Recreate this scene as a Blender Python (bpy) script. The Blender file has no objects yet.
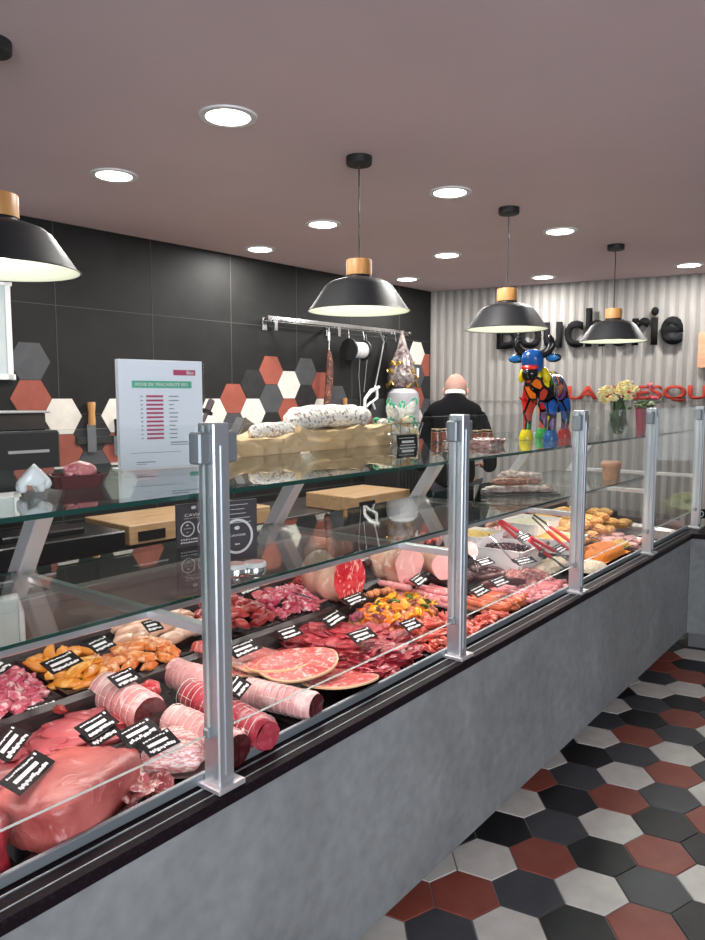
import bpy, bmesh, math, random
from mathutils import Vector, Matrix, Euler, noise
SC = bpy.context.scene
COL = SC.collection
PI = math.pi
R_ = math.radians
random.seed(7)

# ------------------------------------------------------------------ camera model (photo 705 x 940)
FPX = 735.0; TH = math.atan(71.5 / FPX); CX, CY, EYE = 352.5, 470.0, 1.54
AZ = math.atan2(936 - CX, FPX / math.cos(TH))
def ray(x, y):
    F = Vector((0, math.cos(TH), -math.sin(TH))); U = Vector((0, math.sin(TH), math.cos(TH))); Rv = Vector((1, 0, 0))
    d = F + Rv * ((x - CX) / FPX) + U * ((CY - y) / FPX)
    return Vector((math.sin(AZ) * d.x + math.cos(AZ) * d.y, -math.cos(AZ) * d.x + math.sin(AZ) * d.y, d.z))
def onz(x, y, z):
    r = ray(x, y); t = (z - EYE) / r.z
    return Vector((r.x * t, r.y * t, z))
def onplane(x, y, p0, n):
    r = ray(x, y); o = Vector((0, 0, EYE)); t = (Vector(p0) - o).dot(n) / r.dot(n)
    return o + r * t
def onY(x, y, Y): return onplane(x, y, (0, Y, 0), Vector((0, 1, 0)))

# ------------------------------------------------------------------ materials
def new_mat(name):
    m = bpy.data.materials.new(name); m.use_nodes = True
    nt = m.node_tree; b = nt.nodes['Principled BSDF']
    return m, nt, b
def mat(name, col, rough=.5, metal=0, c2=None, scale=8, bump=0, bscale=None, stretch=None, lo=.35, hi=.65, emit=None, estr=0, spec=None, coat=0, detail=4):
    m, nt, b = new_mat(name)
    N, L = nt.nodes.new, nt.links.new
    b.inputs['Base Color'].default_value = (*col, 1); b.inputs['Roughness'].default_value = rough; b.inputs['Metallic'].default_value = metal
    if spec is not None: b.inputs['Specular IOR Level'].default_value = spec
    if coat: b.inputs['Coat Weight'].default_value = coat; b.inputs['Coat Roughness'].default_value = .12
    if emit: b.inputs['Emission Color'].default_value = (*emit, 1); b.inputs['Emission Strength'].default_value = estr
    if c2 or bump:
        tc = N('ShaderNodeTexCoord'); mp = N('ShaderNodeMapping'); L(tc.outputs['Object'], mp.inputs['Vector'])
        if stretch: mp.inputs['Scale'].default_value = stretch
        nz = N('ShaderNodeTexNoise'); nz.inputs['Scale'].default_value = scale; nz.inputs['Detail'].default_value = detail; L(mp.outputs[0], nz.inputs['Vector'])
        if c2:
            cr = N('ShaderNodeValToRGB'); cr.color_ramp.elements[0].position = lo; cr.color_ramp.elements[1].position = hi
            cr.color_ramp.elements[0].color = (*col, 1); cr.color_ramp.elements[1].color = (*c2, 1)
            L(nz.outputs['Fac'], cr.inputs['Fac']); L(cr.outputs[0], b.inputs['Base Color'])
        if bump:
            n2 = N('ShaderNodeTexNoise'); n2.inputs['Scale'].default_value = bscale or scale * 2; L(mp.outputs[0], n2.inputs['Vector'])
            bp = N('ShaderNodeBump'); bp.inputs['Strength'].default_value = bump; bp.inputs['Distance'].default_value = .01
            L(n2.outputs['Fac'], bp.inputs['Height']); L(bp.outputs[0], b.inputs['Normal'])
    return m
def meat(name, dark, mid, fat, scale=22, fatlo=.56, fathi=.68, rough=.32, stretch=(1, 1, 1), bump=.35):
    m, nt, b = new_mat(name); N, L = nt.nodes.new, nt.links.new
    tc = N('ShaderNodeTexCoord'); mp = N('ShaderNodeMapping'); mp.inputs['Scale'].default_value = stretch
    oi = N('ShaderNodeObjectInfo'); ad = N('ShaderNodeVectorMath'); ad.operation = 'ADD'
    L(tc.outputs['Object'], ad.inputs[0]); cb = N('ShaderNodeCombineXYZ'); ml = N('ShaderNodeMath'); ml.operation = 'MULTIPLY'; ml.inputs[1].default_value = 9
    L(oi.outputs['Random'], ml.inputs[0]); L(ml.outputs[0], cb.inputs[0]); L(ml.outputs[0], cb.inputs[1]); L(cb.outputs[0], ad.inputs[1])
    L(ad.outputs[0], mp.inputs['Vector'])
    a = N('ShaderNodeTexNoise'); a.inputs['Scale'].default_value = scale * .6; a.inputs['Detail'].default_value = 5; L(mp.outputs[0], a.inputs['Vector'])
    r1 = N('ShaderNodeValToRGB'); r1.color_ramp.elements[0].position = .33; r1.color_ramp.elements[1].position = .66
    r1.color_ramp.elements[0].color = (*dark, 1); r1.color_ramp.elements[1].color = (*mid, 1); L(a.outputs['Fac'], r1.inputs['Fac'])
    c = N('ShaderNodeTexNoise'); c.inputs['Scale'].default_value = scale; c.inputs['Detail'].default_value = 3; c.inputs['Distortion'].default_value = 1.6; L(mp.outputs[0], c.inputs['Vector'])
    r2 = N('ShaderNodeValToRGB'); r2.color_ramp.elements[0].position = fatlo; r2.color_ramp.elements[1].position = fathi; L(c.outputs['Fac'], r2.inputs['Fac'])
    mx = N('ShaderNodeMix'); mx.data_type = 'RGBA'; L(r2.outputs[0], mx.inputs['Factor']); L(r1.outputs[0], mx.inputs[6]); mx.inputs[7].default_value = (*fat, 1)
    L(mx.outputs[2], b.inputs['Base Color']); b.inputs['Roughness'].default_value = rough; b.inputs['Specular IOR Level'].default_value = .6
    bp = N('ShaderNodeBump'); bp.inputs['Strength'].default_value = bump; bp.inputs['Distance'].default_value = .006; L(c.outputs['Fac'], bp.inputs['Height']); L(bp.outputs[0], b.inputs['Normal'])
    return m
def glass(name, tint=(.93, .96, .945), ior=1.45, rough=0.0, gcol=(1, 1, 1)):
    m = bpy.data.materials.new(name); m.use_nodes = True; nt = m.node_tree; nt.nodes.clear(); N, L = nt.nodes.new, nt.links.new
    o = N('ShaderNodeOutputMaterial'); mx = N('ShaderNodeMixShader'); t = N('ShaderNodeBsdfTransparent'); g = N('ShaderNodeBsdfGlossy'); f = N('ShaderNodeFresnel')
    t.inputs[0].default_value = (*tint, 1); g.inputs['Roughness'].default_value = rough; g.inputs['Color'].default_value = (*gcol, 1)
    ge = N('ShaderNodeNewGeometry'); mr = N('ShaderNodeMapRange'); mr.inputs['To Min'].default_value = ior; mr.inputs['To Max'].default_value = 1 / ior
    L(ge.outputs['Backfacing'], mr.inputs['Value']); L(mr.outputs[0], f.inputs['IOR'])
    L(f.outputs[0], mx.inputs[0]); L(t.outputs[0], mx.inputs[1]); L(g.outputs[0], mx.inputs[2]); L(mx.outputs[0], o.inputs[0])
    return m
def wood(name, c1, c2, scale=3, stretch=(1, 12, 12), rough=.45):
    return mat(name, c1, rough, c2=c2, scale=scale, stretch=stretch, lo=.3, hi=.7, bump=.05)

M = {}
M['ceiling'] = mat('ceiling_paint_pink_bounce', (.70, .565, .585), .9, c2=(.74, .60, .62), scale=1.5)  # mauve tint puts the pink light bounced off the meat into the colour
M['alu'] = mat('brushed_aluminium', (.62, .65, .68), .38, .85, bump=.02, scale=60)
M['alu_white'] = mat('pale_aluminium', (.78, .76, .77), .35, .35)
M['plate'] = mat('plate_steel', (.62, .62, .63), .3, .6)
M['stone'] = mat('black_polished_stone', (.010, .007, .009), .45, c2=(.024, .014, .019), scale=120, lo=.5, hi=.75, spec=.06)
M['rail'] = mat('rail_aluminium', (.28, .31, .33), .45, .6)
M['steel_dark'] = mat('dark_steel', (.10, .085, .085), .35, .5)
M['well'] = mat('well_steel', (.30, .25, .25), .3, .7)
M['black'] = mat('black_plastic', (.012, .012, .013), .3)
M['black_matte'] = mat('black_matte', (.015, .015, .016), .55)
M['tray'] = mat('black_tray', (.012, .012, .014), .18)
M['glass'] = glass('clear_glass', (.975, .985, .98), 1.38)
M['shelf_glass'] = glass('shelf_glass', (.80, .86, .84), 1.5)
M['glass_edge'] = mat('glass_edge_green', (.010, .055, .045), .2)
M['glass_rim'] = mat('glass_rim_pale', (.42, .5, .48), .2)
M['white'] = mat('white_plastic', (.85, .85, .84), .4)
M['white_ceramic'] = mat('white_ceramic', (.80, .84, .84), .15)
M['paper'] = mat('paper_white', (.86, .88, .93), .55)
M['wood'] = wood('oak_wood', (.42, .19, .055), (.62, .33, .11), 6, (6, 6, 1))
M['block'] = wood('butcher_block', (.36, .21, .10), (.50, .34, .19), 6, (1, 8, 8))
M['shade'] = mat('black_shade', (.014, .015, .017), .5, spec=.3)
M['shade_in'] = mat('shade_inner', (.62, .66, .55), .6)
M['lamp'] = mat('lamp_glow', (1, 1, 1), .5, emit=(1, .97, .92), estr=14)
M['bulb'] = mat('bulb_glow', (1, 1, 1), .5, emit=(1, .95, .80), estr=3)
M['chrome'] = mat('chrome', (.75, .75, .76), .15, 1)
M['red_plastic'] = mat('red_plastic', (.62, .015, .03), .3)
M['letter_black'] = mat('letter_black', (.010, .010, .011), .8, spec=.1)
M['letter_red'] = mat('letter_red', (.36, .045, .03), .8, spec=.1)
M['card_black'] = mat('card_black', (.014, .013, .014), .8, spec=.15)
M['ink_white'] = mat('ink_white', (.85, .85, .85), .5)
M['ink_grey'] = mat('ink_grey', (.25, .26, .28), .6)
M['ink_green'] = mat('ink_green', (.12, .48, .30), .6)
M['ink_red'] = mat('ink_red', (.52, .06, .14), .6)
M['kraft'] = mat('kraft_paper', (.58, .40, .20), .75, c2=(.70, .52, .30), scale=9, bump=.5, bscale=14)
M['mould'] = mat('white_mould_rind', (.30, .22, .17), .8, c2=(.82, .80, .74), scale=70, lo=.38, hi=.50, bump=.5)
M['string'] = mat('butcher_string', (.85, .80, .72), .8)
# meats
M['beef'] = meat('beef_red', (.22, .010, .018), (.46, .038, .055), (.66, .26, .26), 30, .62, .74, stretch=(1, 2.2, 1))
M['veal'] = meat('veal_pink', (.36, .065, .06), (.54, .14, .12), (.70, .32, .27), 20, .64, .80, bump=.6, rough=.38)
M['escalope'] = meat('pale_pink_meat', (.46, .06, .08), (.62, .15, .16), (.80, .42, .40), 18, .60, .72, bump=.3)
M['pork_fat'] = meat('pork_fat_skin', (.60, .24, .24), (.76, .44, .42), (.86, .64, .60), 16, .5, .7, bump=.3)
M['rolled'] = meat('rolled_red_roast', (.32, .022, .04), (.50, .065, .09), (.75, .36, .36), 20, .64, .74)
M['darkmeat'] = meat('dark_red_cut', (.045, .006, .008), (.12, .014, .018), (.30, .09, .08), 30, .62, .74)
M['brightcut'] = meat('bright_red_cut', (.42, .006, .018), (.62, .035, .05), (.80, .42, .38), 48, .55, .62, stretch=(1, 1, .5))
M['diced'] = meat('diced_pink', (.44, .03, .08), (.62, .12, .17), (.85, .55, .55), 24, .54, .64)
M['chicken_y'] = meat('yellow_chicken', (.62, .19, .008), (.82, .34, .02), (.88, .50, .12), 20)
M['chicken_o'] = meat('orange_chicken', (.58, .12, .02), (.78, .28, .06), (.85, .52, .28), 30, .52, .62)
M['paupiette'] = meat('pale_poultry', (.62, .36, .24), (.76, .52, .38), (.84, .68, .56), 18)
M['liver'] = meat('liver_red', (.20, .012, .018), (.45, .06, .05), (.75, .30, .24), 16, .60, .74)
M['marbled'] = meat('marbled_round', (.55, .06, .06), (.70, .14, .12), (.84, .52, .46), 46, .54, .62, bump=.15)
M['rim'] = mat('round_slice_rim', (.80, .50, .28), .5)
M['ham'] = meat('cooked_ham', (.72, .36, .34), (.82, .50, .46), (.90, .68, .62), 12, bump=.1)
M['ham_fat'] = meat('ham_fat_yellow', (.62, .27, .20), (.78, .50, .36), (.86, .66, .52), 16, bump=.15)
M['chipolata'] = meat('chipolata_pink', (.62, .16, .18), (.78, .32, .32), (.88, .58, .55), 30)
M['merguez'] = meat('merguez_orange', (.50, .07, .02), (.72, .17, .06), (.82, .38, .22), 40)
M['mince'] = meat('mince_pink', (.45, .10, .10), (.62, .22, .20), (.84, .56, .50), 70, .52, .60, bump=.8)
M['pudding'] = meat('blood_sausage', (.045, .012, .014), (.11, .03, .032), (.20, .08, .07), 12)
M['marinade'] = meat('marinated_cube', (.48, .13, .05), (.74, .30, .11), (.86, .52, .28), 30)
M['marinated_red'] = meat('marinated_red', (.52, .045, .03), (.74, .15, .10), (.85, .42, .30), 24)
M['pep_y'] = mat('yellow_pepper', (.85, .42, .02), .25)
M['pep_o'] = mat('orange_pepper', (.82, .20, .01), .25)
M['pep_g'] = mat('green_pepper', (.05, .16, .02), .25)
M['onion'] = mat('red_onion', (.34, .09, .14), .3)
M['bacon'] = meat('bacon_slice', (.58, .16, .16), (.74, .34, .32), (.88, .70, .64), 40, .46, .56, stretch=(1, 1, 4), bump=.1)
M['coppa'] = meat('coppa_slice', (.36, .06, .07), (.55, .16, .16), (.85, .62, .56), 46, .50, .58)
M['carrot'] = mat('grated_carrot', (.86, .17, .004), .5, c2=(.95, .34, .02), scale=140, bump=1, bscale=200)
M['celery'] = mat('grated_celery', (.72, .62, .42), .5, c2=(.85, .78, .60), scale=120, bump=1, bscale=180)
M['yellow_salad'] = mat('yellow_salad', (.75, .42, .04), .5, c2=(.85, .62, .18), scale=90, bump=1, bscale=120)
M['olive'] = mat('dark_olive', (.05, .012, .02), .15)
M['pastry'] = mat('baked_pastry', (.42, .17, .04), .5, c2=(.78, .46, .16), scale=30, bump=.5)
M['pastry_top'] = mat('pastry_topping', (.70, .26, .04), .45, c2=(.88, .60, .24), scale=45, bump=.6)
M['dryham'] = meat('dried_ham', (.26, .08, .05), (.42, .18, .12), (.70, .50, .42), 20, .56, .66, rough=.6)
M['dryrind'] = mat('floured_rind', (.38, .22, .17), .8, c2=(.78, .66, .60), scale=40, bump=.6)
M['brown_dish'] = mat('brown_glazed_dish', (.10, .018, .018), .18)
M['pate'] = meat('pink_pate', (.50, .10, .12), (.66, .22, .22), (.78, .42, .38), 30)
M['terra'] = mat('terracotta_orange', (.62, .24, .12), .5)
M['concrete'] = None

# concrete-look panel
m, nt, b = new_mat('concrete_laminate'); N, L = nt.nodes.new, nt.links.new
tc = N('ShaderNodeTexCoord'); n1 = N('ShaderNodeTexNoise'); n1.inputs['Scale'].default_value = 2.3; n1.inputs['Detail'].default_value = 8; n1.inputs['Roughness'].default_value = .62; n1.inputs['Distortion'].default_value = .5
L(tc.outputs['Object'], n1.inputs['Vector']); cr = N('ShaderNodeValToRGB'); e = cr.color_ramp.elements
e[0].position = .35; e[0].color = (.205, .212, .212, 1); e[1].position = .66; e[1].color = (.285, .298, .30, 1)
L(n1.outputs['Fac'], cr.inputs['Fac'])
n2 = N('ShaderNodeTexNoise'); n2.inputs['Scale'].default_value = 26; n2.inputs['Detail'].default_value = 6; L(tc.outputs['Object'], n2.inputs['Vector'])
mx = N('ShaderNodeMix'); mx.data_type = 'RGBA'; mx.blend_type = 'OVERLAY'; mx.inputs['Factor'].default_value = .28; L(cr.outputs[0], mx.inputs[6]); L(n2.outputs['Fac'], mx.inputs[7])
L(mx.outputs[2], b.inputs['Base Color']); b.inputs['Roughness'].default_value = .5; b.inputs['Specular IOR Level'].default_value = .35
M['concrete'] = m
# tiles
def tilem(name, c, c2, r=.42): return mat(name, c, r, c2=c2, scale=14, lo=.35, hi=.75, bump=.02, detail=6)
TILE = {'R': tilem('tile_red', (.30, .075, .05), (.36, .10, .07)), 'W': tilem('tile_white', (.80, .77, .70), (.68, .64, .57)),
        'K': tilem('tile_black', (.018, .018, .019), (.03, .03, .031)), 'G': tilem('tile_grey', (.065, .068, .075), (.085, .088, .095))}
M['grout'] = mat('grout', (.22, .21, .20), .9)
# dark wall tile with joints 0.6 m
m, nt, b = new_mat('dark_slate_tile'); N, L = nt.nodes.new, nt.links.new
tc = N('ShaderNodeTexCoord'); n1 = N('ShaderNodeTexNoise'); n1.inputs['Scale'].default_value = 3; n1.inputs['Detail'].default_value = 9; n1.inputs['Roughness'].default_value = .7
L(tc.outputs['Object'], n1.inputs['Vector']); cr = N('ShaderNodeValToRGB'); e = cr.color_ramp.elements
e[0].position = .35; e[0].color = (.009, .009, .0088, 1); e[1].position = .75; e[1].color = (.019, .019, .0185, 1); L(n1.outputs['Fac'], cr.inputs['Fac'])
L(cr.outputs[0], b.inputs['Base Color']); b.inputs['Roughness'].default_value = .6; b.inputs['Specular IOR Level'].default_value = .3
M['slate'] = m
M['joint'] = mat('wall_joint', (.07, .07, .065), .9)
M['rib'] = mat('fluted_panel', (.28, .265, .25), .7, c2=(.33, .315, .295), scale=10, stretch=(4, 4, .6))
M['rib_groove'] = mat('fluted_panel_groove', (.22, .21, .20), .8)

# ------------------------------------------------------------------ mesh builder
def align(p0, p1):
    p0, p1 = Vector(p0), Vector(p1); d = p1 - p0
    return Matrix.Translation(p0) @ d.to_track_quat('Z', 'Y').to_matrix().to_4x4(), d.length
class MB:
    def __init__(s): s.bm = bmesh.new()
    def put(s, tb, mi=0, mtx=None):
        if mtx is not None: bmesh.ops.transform(tb, matrix=mtx, verts=tb.verts)
        for f in tb.faces:
            if mi is not None: f.material_index = mi
        bmesh.ops.recalc_face_normals(tb, faces=tb.faces)
        me = bpy.data.meshes.new('t'); tb.to_mesh(me); tb.free(); s.bm.from_mesh(me); bpy.data.meshes.remove(me)
        return s
    def box(s, size, c=(0, 0, 0), rot=(0, 0, 0), bev=0, mi=0, seg=1, taper=None):
        tb = bmesh.new(); bmesh.ops.create_cube(tb, size=1)
        bmesh.ops.scale(tb, vec=size, verts=tb.verts)
        if taper:
            for v in tb.verts:
                if v.co.z < 0: v.co.x *= taper; v.co.y *= taper
        if bev: bmesh.ops.bevel(tb, geom=tb.edges[:], offset=bev, segments=seg, profile=.5, affect='EDGES')
        return s.put(tb, mi, Matrix.Translation(c) @ Euler(rot).to_matrix().to_4x4())
    def lathe(s, prof, n=32, c=(0, 0, 0), mi=0, mtx=None):
        tb = bmesh.new(); rings = []
        for r, z in prof:
            if r < 1e-6: rings.append([tb.verts.new((0, 0, z))])
            else: rings.append([tb.verts.new((r * math.cos(2 * PI * k / n), r * math.sin(2 * PI * k / n), z)) for k in range(n)])
        for a, b_ in zip(rings, rings[1:]):
            for k in range(n):
                k2 = (k + 1) % n
                if len(a) == 1 and len(b_) == 1: continue
                if len(a) == 1: tb.faces.new((a[0], b_[k], b_[k2]))
                elif len(b_) == 1: tb.faces.new((a[k], a[k2], b_[0]))
                else: tb.faces.new((a[k], a[k2], b_[k2], b_[k]))
        return s.put(tb, mi, (mtx or Matrix()) @ Matrix.Translation(c) if mtx else Matrix.Translation(c))
    def cyl(s, p0, p1, r0, r1=None, n=20, mi=0, bev=0):
        r1 = r0 if r1 is None else r1
        mt, l = align(p0, p1)
        if bev: prof = [(0, 0), (r0 - bev, 0), (r0, bev), (r1, l - bev), (r1 - bev, l), (0, l)]
        else: prof = [(0, 0), (r0, 0), (r1, l), (0, l)]
        tb = bmesh.new(); s2 = MB(); s2.lathe(prof, n); me = bpy.data.meshes.new('t'); s2.bm.to_mesh(me); s2.bm.free(); tb.from_mesh(me); bpy.data.meshes.remove(me)
        return s.put(tb, mi, mt)
    def tube(s, pts, rad, n=10, mi=0, cap=True):
        pts = [Vector(p) for p in pts]; k = len(pts); rad = [rad] * k if isinstance(rad, (int, float)) else rad
        tb = bmesh.new(); rings = []; up = Vector((0, 0, 1))
        prev = None
        for i, p in enumerate(pts):
            t = (pts[min(i + 1, k - 1)] - pts[max(i - 1, 0)]).normalized()
            if prev is None: prev = up.cross(t) if abs(t.z) < .95 else Vector((1, 0, 0)).cross(t)
            u = (prev - t * prev.dot(t)).normalized(); prev = u; v = t.cross(u)
            rings.append([tb.verts.new(p + (u * math.cos(2 * PI * j / n) + v * math.sin(2 * PI * j / n)) * rad[i]) for j in range(n)])
        for a, b_ in zip(rings, rings[1:]):
            for j in range(n): tb.faces.new((a[j], a[(j + 1) % n], b_[(j + 1) % n], b_[j]))
        if cap: tb.faces.new(rings[0][::-1]); tb.faces.new(rings[-1])
        return s.put(tb, mi)
    def blob(s, size, c=(0, 0, 0), rot=(0, 0, 0), amp=.2, freq=1.5, seed=0, sub=3, mi=0, square=0, flat=None):
        tb = bmesh.new(); bmesh.ops.create_icosphere(tb, subdivisions=sub, radius=1)
        for v in tb.verts:
            d = v.co.normalized()
            if square:
                mm = max(abs(d.x), abs(d.y), abs(d.z)); d = d.lerp(d / mm, square)
            k = 1 + amp * noise.noise(v.co * freq + Vector((seed * 3.7, seed * 1.3, seed * 7.1))) * 2
            v.co = Vector((d.x * size[0] * k, d.y * size[1] * k, d.z * size[2] * (1 + (k - 1) * .7))) * .5
            if flat is not None and v.co.z < -size[2] * flat: v.co.z = -size[2] * flat
        return s.put(tb, mi, Matrix.Translation(c) @ Euler(rot).to_matrix().to_4x4())
    def prism(s, pts, h, mtx=None, mi=0, bev=0):
        tb = bmesh.new(); vs = [tb.verts.new((x, y, 0)) for x, y in pts]; f = tb.faces.new(vs)
        r = bmesh.ops.extrude_face_region(tb, geom=[f]); bmesh.ops.translate(tb, vec=(0, 0, h), verts=[v for v in r['geom'] if isinstance(v, bmesh.types.BMVert)])
        if bev: bmesh.ops.bevel(tb, geom=[e_ for e_ in tb.edges if abs(e_.verts[0].co.z - e_.verts[1].co.z) < 1e-6 and e_.verts[0].co.z > h * .5], offset=bev, segments=1, affect='EDGES')
        return s.put(tb, mi, mtx)
    def quad(s, pts, mi=0):
        f = s.bm.faces.new([s.bm.verts.new(p) for p in pts]); f.material_index = mi; return s
    def build(s, name, mats, parent=None, loc=(0, 0, 0), rot=(0, 0, 0), smooth=28):
        me = bpy.data.meshes.new(name); s.bm.to_mesh(me); s.bm.free()
        for m_ in (mats if isinstance(mats, (list, tuple)) else [mats]): me.materials.append(m_)
        if smooth:
            me.polygons.foreach_set('use_smooth', [True] * len(me.polygons)); me.set_sharp_from_angle(angle=R_(smooth))
        o = bpy.data.objects.new(name, me); COL.objects.link(o); o.location = loc; o.rotation_euler = rot
        if parent: o.parent = parent
        return o
def tag(o, label, cat, group=None):
    o['label'] = label; o['category'] = cat
    if group: o['group'] = group
    return o
def thing(name, label, cat, loc=(0, 0, 0), rotz=0, group=None):
    o = bpy.data.objects.new(name, None); COL.objects.link(o); o.empty_display_size = .05
    o.location = loc; o.rotation_euler = (0, 0, rotz) if not isinstance(rotz, (tuple, list)) else rotz
    return tag(o, label, cat, group)
def struct(o): o['kind'] = 'structure'; return o
def copy_tree(o, parent=None):
    c = o.copy(); COL.objects.link(c); c.parent = parent
    for ch in list(o.children): copy_tree(ch, c)
    return c
class Kind:
    """first call hands out the original, later calls copies"""
    def __init__(s, o): s.o = o; s.used = False
    def get(s, loc, rot=(0, 0, 0), scale=1, label=None, cat=None, group=None):
        o = copy_tree(s.o) if s.used else s.o; s.used = True
        o.location = loc; o.rotation_euler = rot; o.scale = (scale,) * 3 if isinstance(scale, (int, float)) else scale
        if label: o['label'] = label
        if cat: o['category'] = cat
        if group: o['group'] = group
        elif 'group' in o: del o['group']
        return o
def text_mesh(txt, mats, parent, name, w=None, h=None, depth=.001, off=0, mtx=None, loc=(0, 0, 0), rot=(0, 0, 0), align_='LEFT'):
    cu = bpy.data.curves.new('t', 'FONT'); cu.body = txt; cu.size = 1; cu.extrude = 0; cu.offset = off; cu.resolution_u = 4
    to = bpy.data.objects.new('t', cu); COL.objects.link(to)
    dg = bpy.context.evaluated_depsgraph_get(); me = bpy.data.meshes.new_from_object(to.evaluated_get(dg))
    bpy.data.objects.remove(to)
    xs = [v.co.x for v in me.vertices]; ys = [v.co.y for v in me.vertices]
    x0, x1, y0, y1 = min(xs), max(xs), min(ys), max(ys)
    sx = w / (x1 - x0) if w else None; sy = h / (y1 - y0) if h else sx
    if sx is None: sx = sy
    bm = bmesh.new(); bm.from_mesh(me); bpy.data.meshes.remove(me)
    for v in bm.verts: v.co.x = (v.co.x - x0) * sx; v.co.y = (v.co.y - y0) * sy
    r = bmesh.ops.extrude_face_region(bm, geom=bm.faces[:]); bmesh.ops.translate(bm, vec=(0, 0, depth), verts=[v for v in r['geom'] if isinstance(v, bmesh.types.BMVert)])
    bmesh.ops.recalc_face_normals(bm, faces=bm.faces)
    if align_ == 'CENTER': bmesh.ops.translate(bm, vec=(-(x1 - x0) * sx / 2, 0, 0), verts=bm.verts)
    s = MB(); s.bm.free(); s.bm = bm
    return s.build(name, mats, parent, loc, rot, smooth=0)
def skin(name, pts, edges, rad, material, parent=None, sub=2, root=0, loc=(0, 0, 0), rot=(0, 0, 0)):
    me = bpy.data.meshes.new(name); me.from_pydata([tuple(p) for p in pts], edges, [])
    o = bpy.data.objects.new(name, me); COL.objects.link(o)
    md = o.modifiers.new('s', 'SKIN')
    if not me.skin_vertices:
        bm = bmesh.new(); bm.from_mesh(me); bm.verts.layers.skin.verify(); bm.to_mesh(me); bm.free()
    for i, sv in enumerate(me.skin_vertices[0].data):
        r = rad[i]; sv.radius = (r, r) if isinstance(r, (int, float)) else r; sv.use_root = (i == root)
    ss = o.modifiers.new('u', 'SUBSURF'); ss.levels = sub; ss.render_levels = sub
    dg = bpy.context.evaluated_depsgraph_get(); m2 = bpy.data.meshes.new_from_object(o.evaluated_get(dg))
    bpy.data.objects.remove(o); bpy.data.meshes.remove(me); m2.name = name
    m2.materials.clear(); [m2.materials.append(x) for x in (material if isinstance(material, list) else [material])]
    m2.polygons.foreach_set('use_smooth', [True] * len(m2.polygons))
    o = bpy.data.objects.new(name, m2); COL.objects.link(o); o.location = loc; o.rotation_euler = rot
    if parent: o.parent = parent
    return o

# ------------------------------------------------------------------ the room
CEIL = 2.5
WB0, WB1 = Vector((-3.0, 4.11, 0)), Vector((5.729, 3.637, 0))      # back wall line
wd = (WB1 - WB0).normalized(); WN = Vector((-wd.y, wd.x, 0)); WN = WN if WN.y < 0 else -WN   # normal into the room
W2D = Vector((.213, -.977, 0)).normalized(); WN2 = Vector((W2D.y, -W2D.x, 0)); WN2 = WN2 if WN2.x < 0 else -WN2
WYAW = math.atan2(wd.y, wd.x); W2YAW = math.atan2(W2D.y, W2D.x)
def onwall(x, y, off=0): return onplane(x, y, WB1 + WN * off, WN)
def onwall2(x, y, off=0): return onplane(x, y, WB1 + WN2 * off, WN2)

# back wall: slate tiles with joints, local x along wall, local y out of the wall
L1 = (WB1 - WB0).length
mb = MB(); mb.box((L1 + .2, .1, CEIL), (L1 / 2 + .1, .05, CEIL / 2))
js = [(Vector((X, 0, 0)) - Vector((WB0.x, 0, 0))).dot(wd) for X in (2.226,)][0]
k = js - .615 * 9
while k < L1:
    if k > 0: mb.box((.004, .002, CEIL), (k, -.0005, CEIL / 2), mi=1)
    k += .615
for z in (.25, .85, 1.45, 2.05): mb.box((L1, .002, .004), (L1 / 2, -.0005, z), mi=1)
HEXR = .2 / math.sqrt(3)
S0 = (Vector((3.273, 3.769, 0)) - WB0).dot(wd)
hexes = [(-7, 1.74, 'G'), (-7, 1.54, 'R'), (-6, 1.44, 'W'), (-6, 1.24, 'R'), (-5, 1.34, 'K'), (-4, 1.44, 'W'), (-4, 1.24, 'R'), (-5, 1.14, 'G'), (-3, 1.34, 'G'), (-3, 1.54, 'R'), (-2, 1.44, 'K'), (-2, 1.24, 'W'), (-1, 1.54, 'K'), (-1, 1.34, 'R'),
         (-7, 1.34, 'K'), (-6, 1.04, 'K'), (-4, 1.04, 'W'), (-3, 1.14, 'R'), (-7, 1.14, 'W'),
         (0, 1.44, 'W'), (0, 1.24, 'R'), (1, 1.54, 'R'), (1, 1.34, 'G'), (2, 1.64, 'K'), (2, 1.44, 'W'), (2, 1.24, 'K'), (3, 1.74, 'R'), (3, 1.54, 'G'), (3, 1.34, 'K'), (4, 1.64, 'W'), (4, 1.44, 'R'), (4, 1.24, 'G'),
         (5, 1.74, 'G'), (5, 1.54, 'K'), (5, 1.34, 'G'), (6, 1.64, 'R'), (6, 1.44, 'W'), (6, 1.24, 'K'), (7, 1.54, 'G'), (7, 1.34, 'R'), (8, 1.44, 'K'), (8, 1.24, 'W'), (9, 1.34, 'R'), (10, 1.44, 'G'), (11, 1.34, 'K'), (12, 1.44, 'R'), (12, 1.64, 'G'),
         (13, 1.94, 'W'), (13, 1.74, 'G'), (13, 1.54, 'R'), (13, 1.34, 'W'), (14, 1.84, 'R'), (14, 1.64, 'K'), (14, 1.44, 'G'), (11, 1.54, 'K'), (9, 1.14, 'K'), (10, 1.24, 'W'), (12, 1.24, 'K')]
idx = {'R': 2, 'W': 3, 'K': 4, 'G': 5}
def hexpts(r, rot=0): return [(r * math.cos(PI / 3 * i + rot), r * math.sin(PI / 3 * i + rot)) for i in range(6)]
for c, z, col in hexes:
    x = S0 + c * .1745
    hp = hexpts(HEXR - .0015)
    if x + .1155 > L1: hp = [(min(a, L1 - x - .002), b_) for a, b_ in hp]
    mb.prism(hp, .004, Matrix.Translation((x, 0, z)) @ Matrix.Rotation(PI / 2, 4, 'X'), mi=idx[col])
struct(mb.build('wall_back', [M['slate'], M['joint'], TILE['R'], TILE['W'], TILE['K'], TILE['G']], loc=WB0, rot=(0, 0, WYAW), smooth=0))
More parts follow.
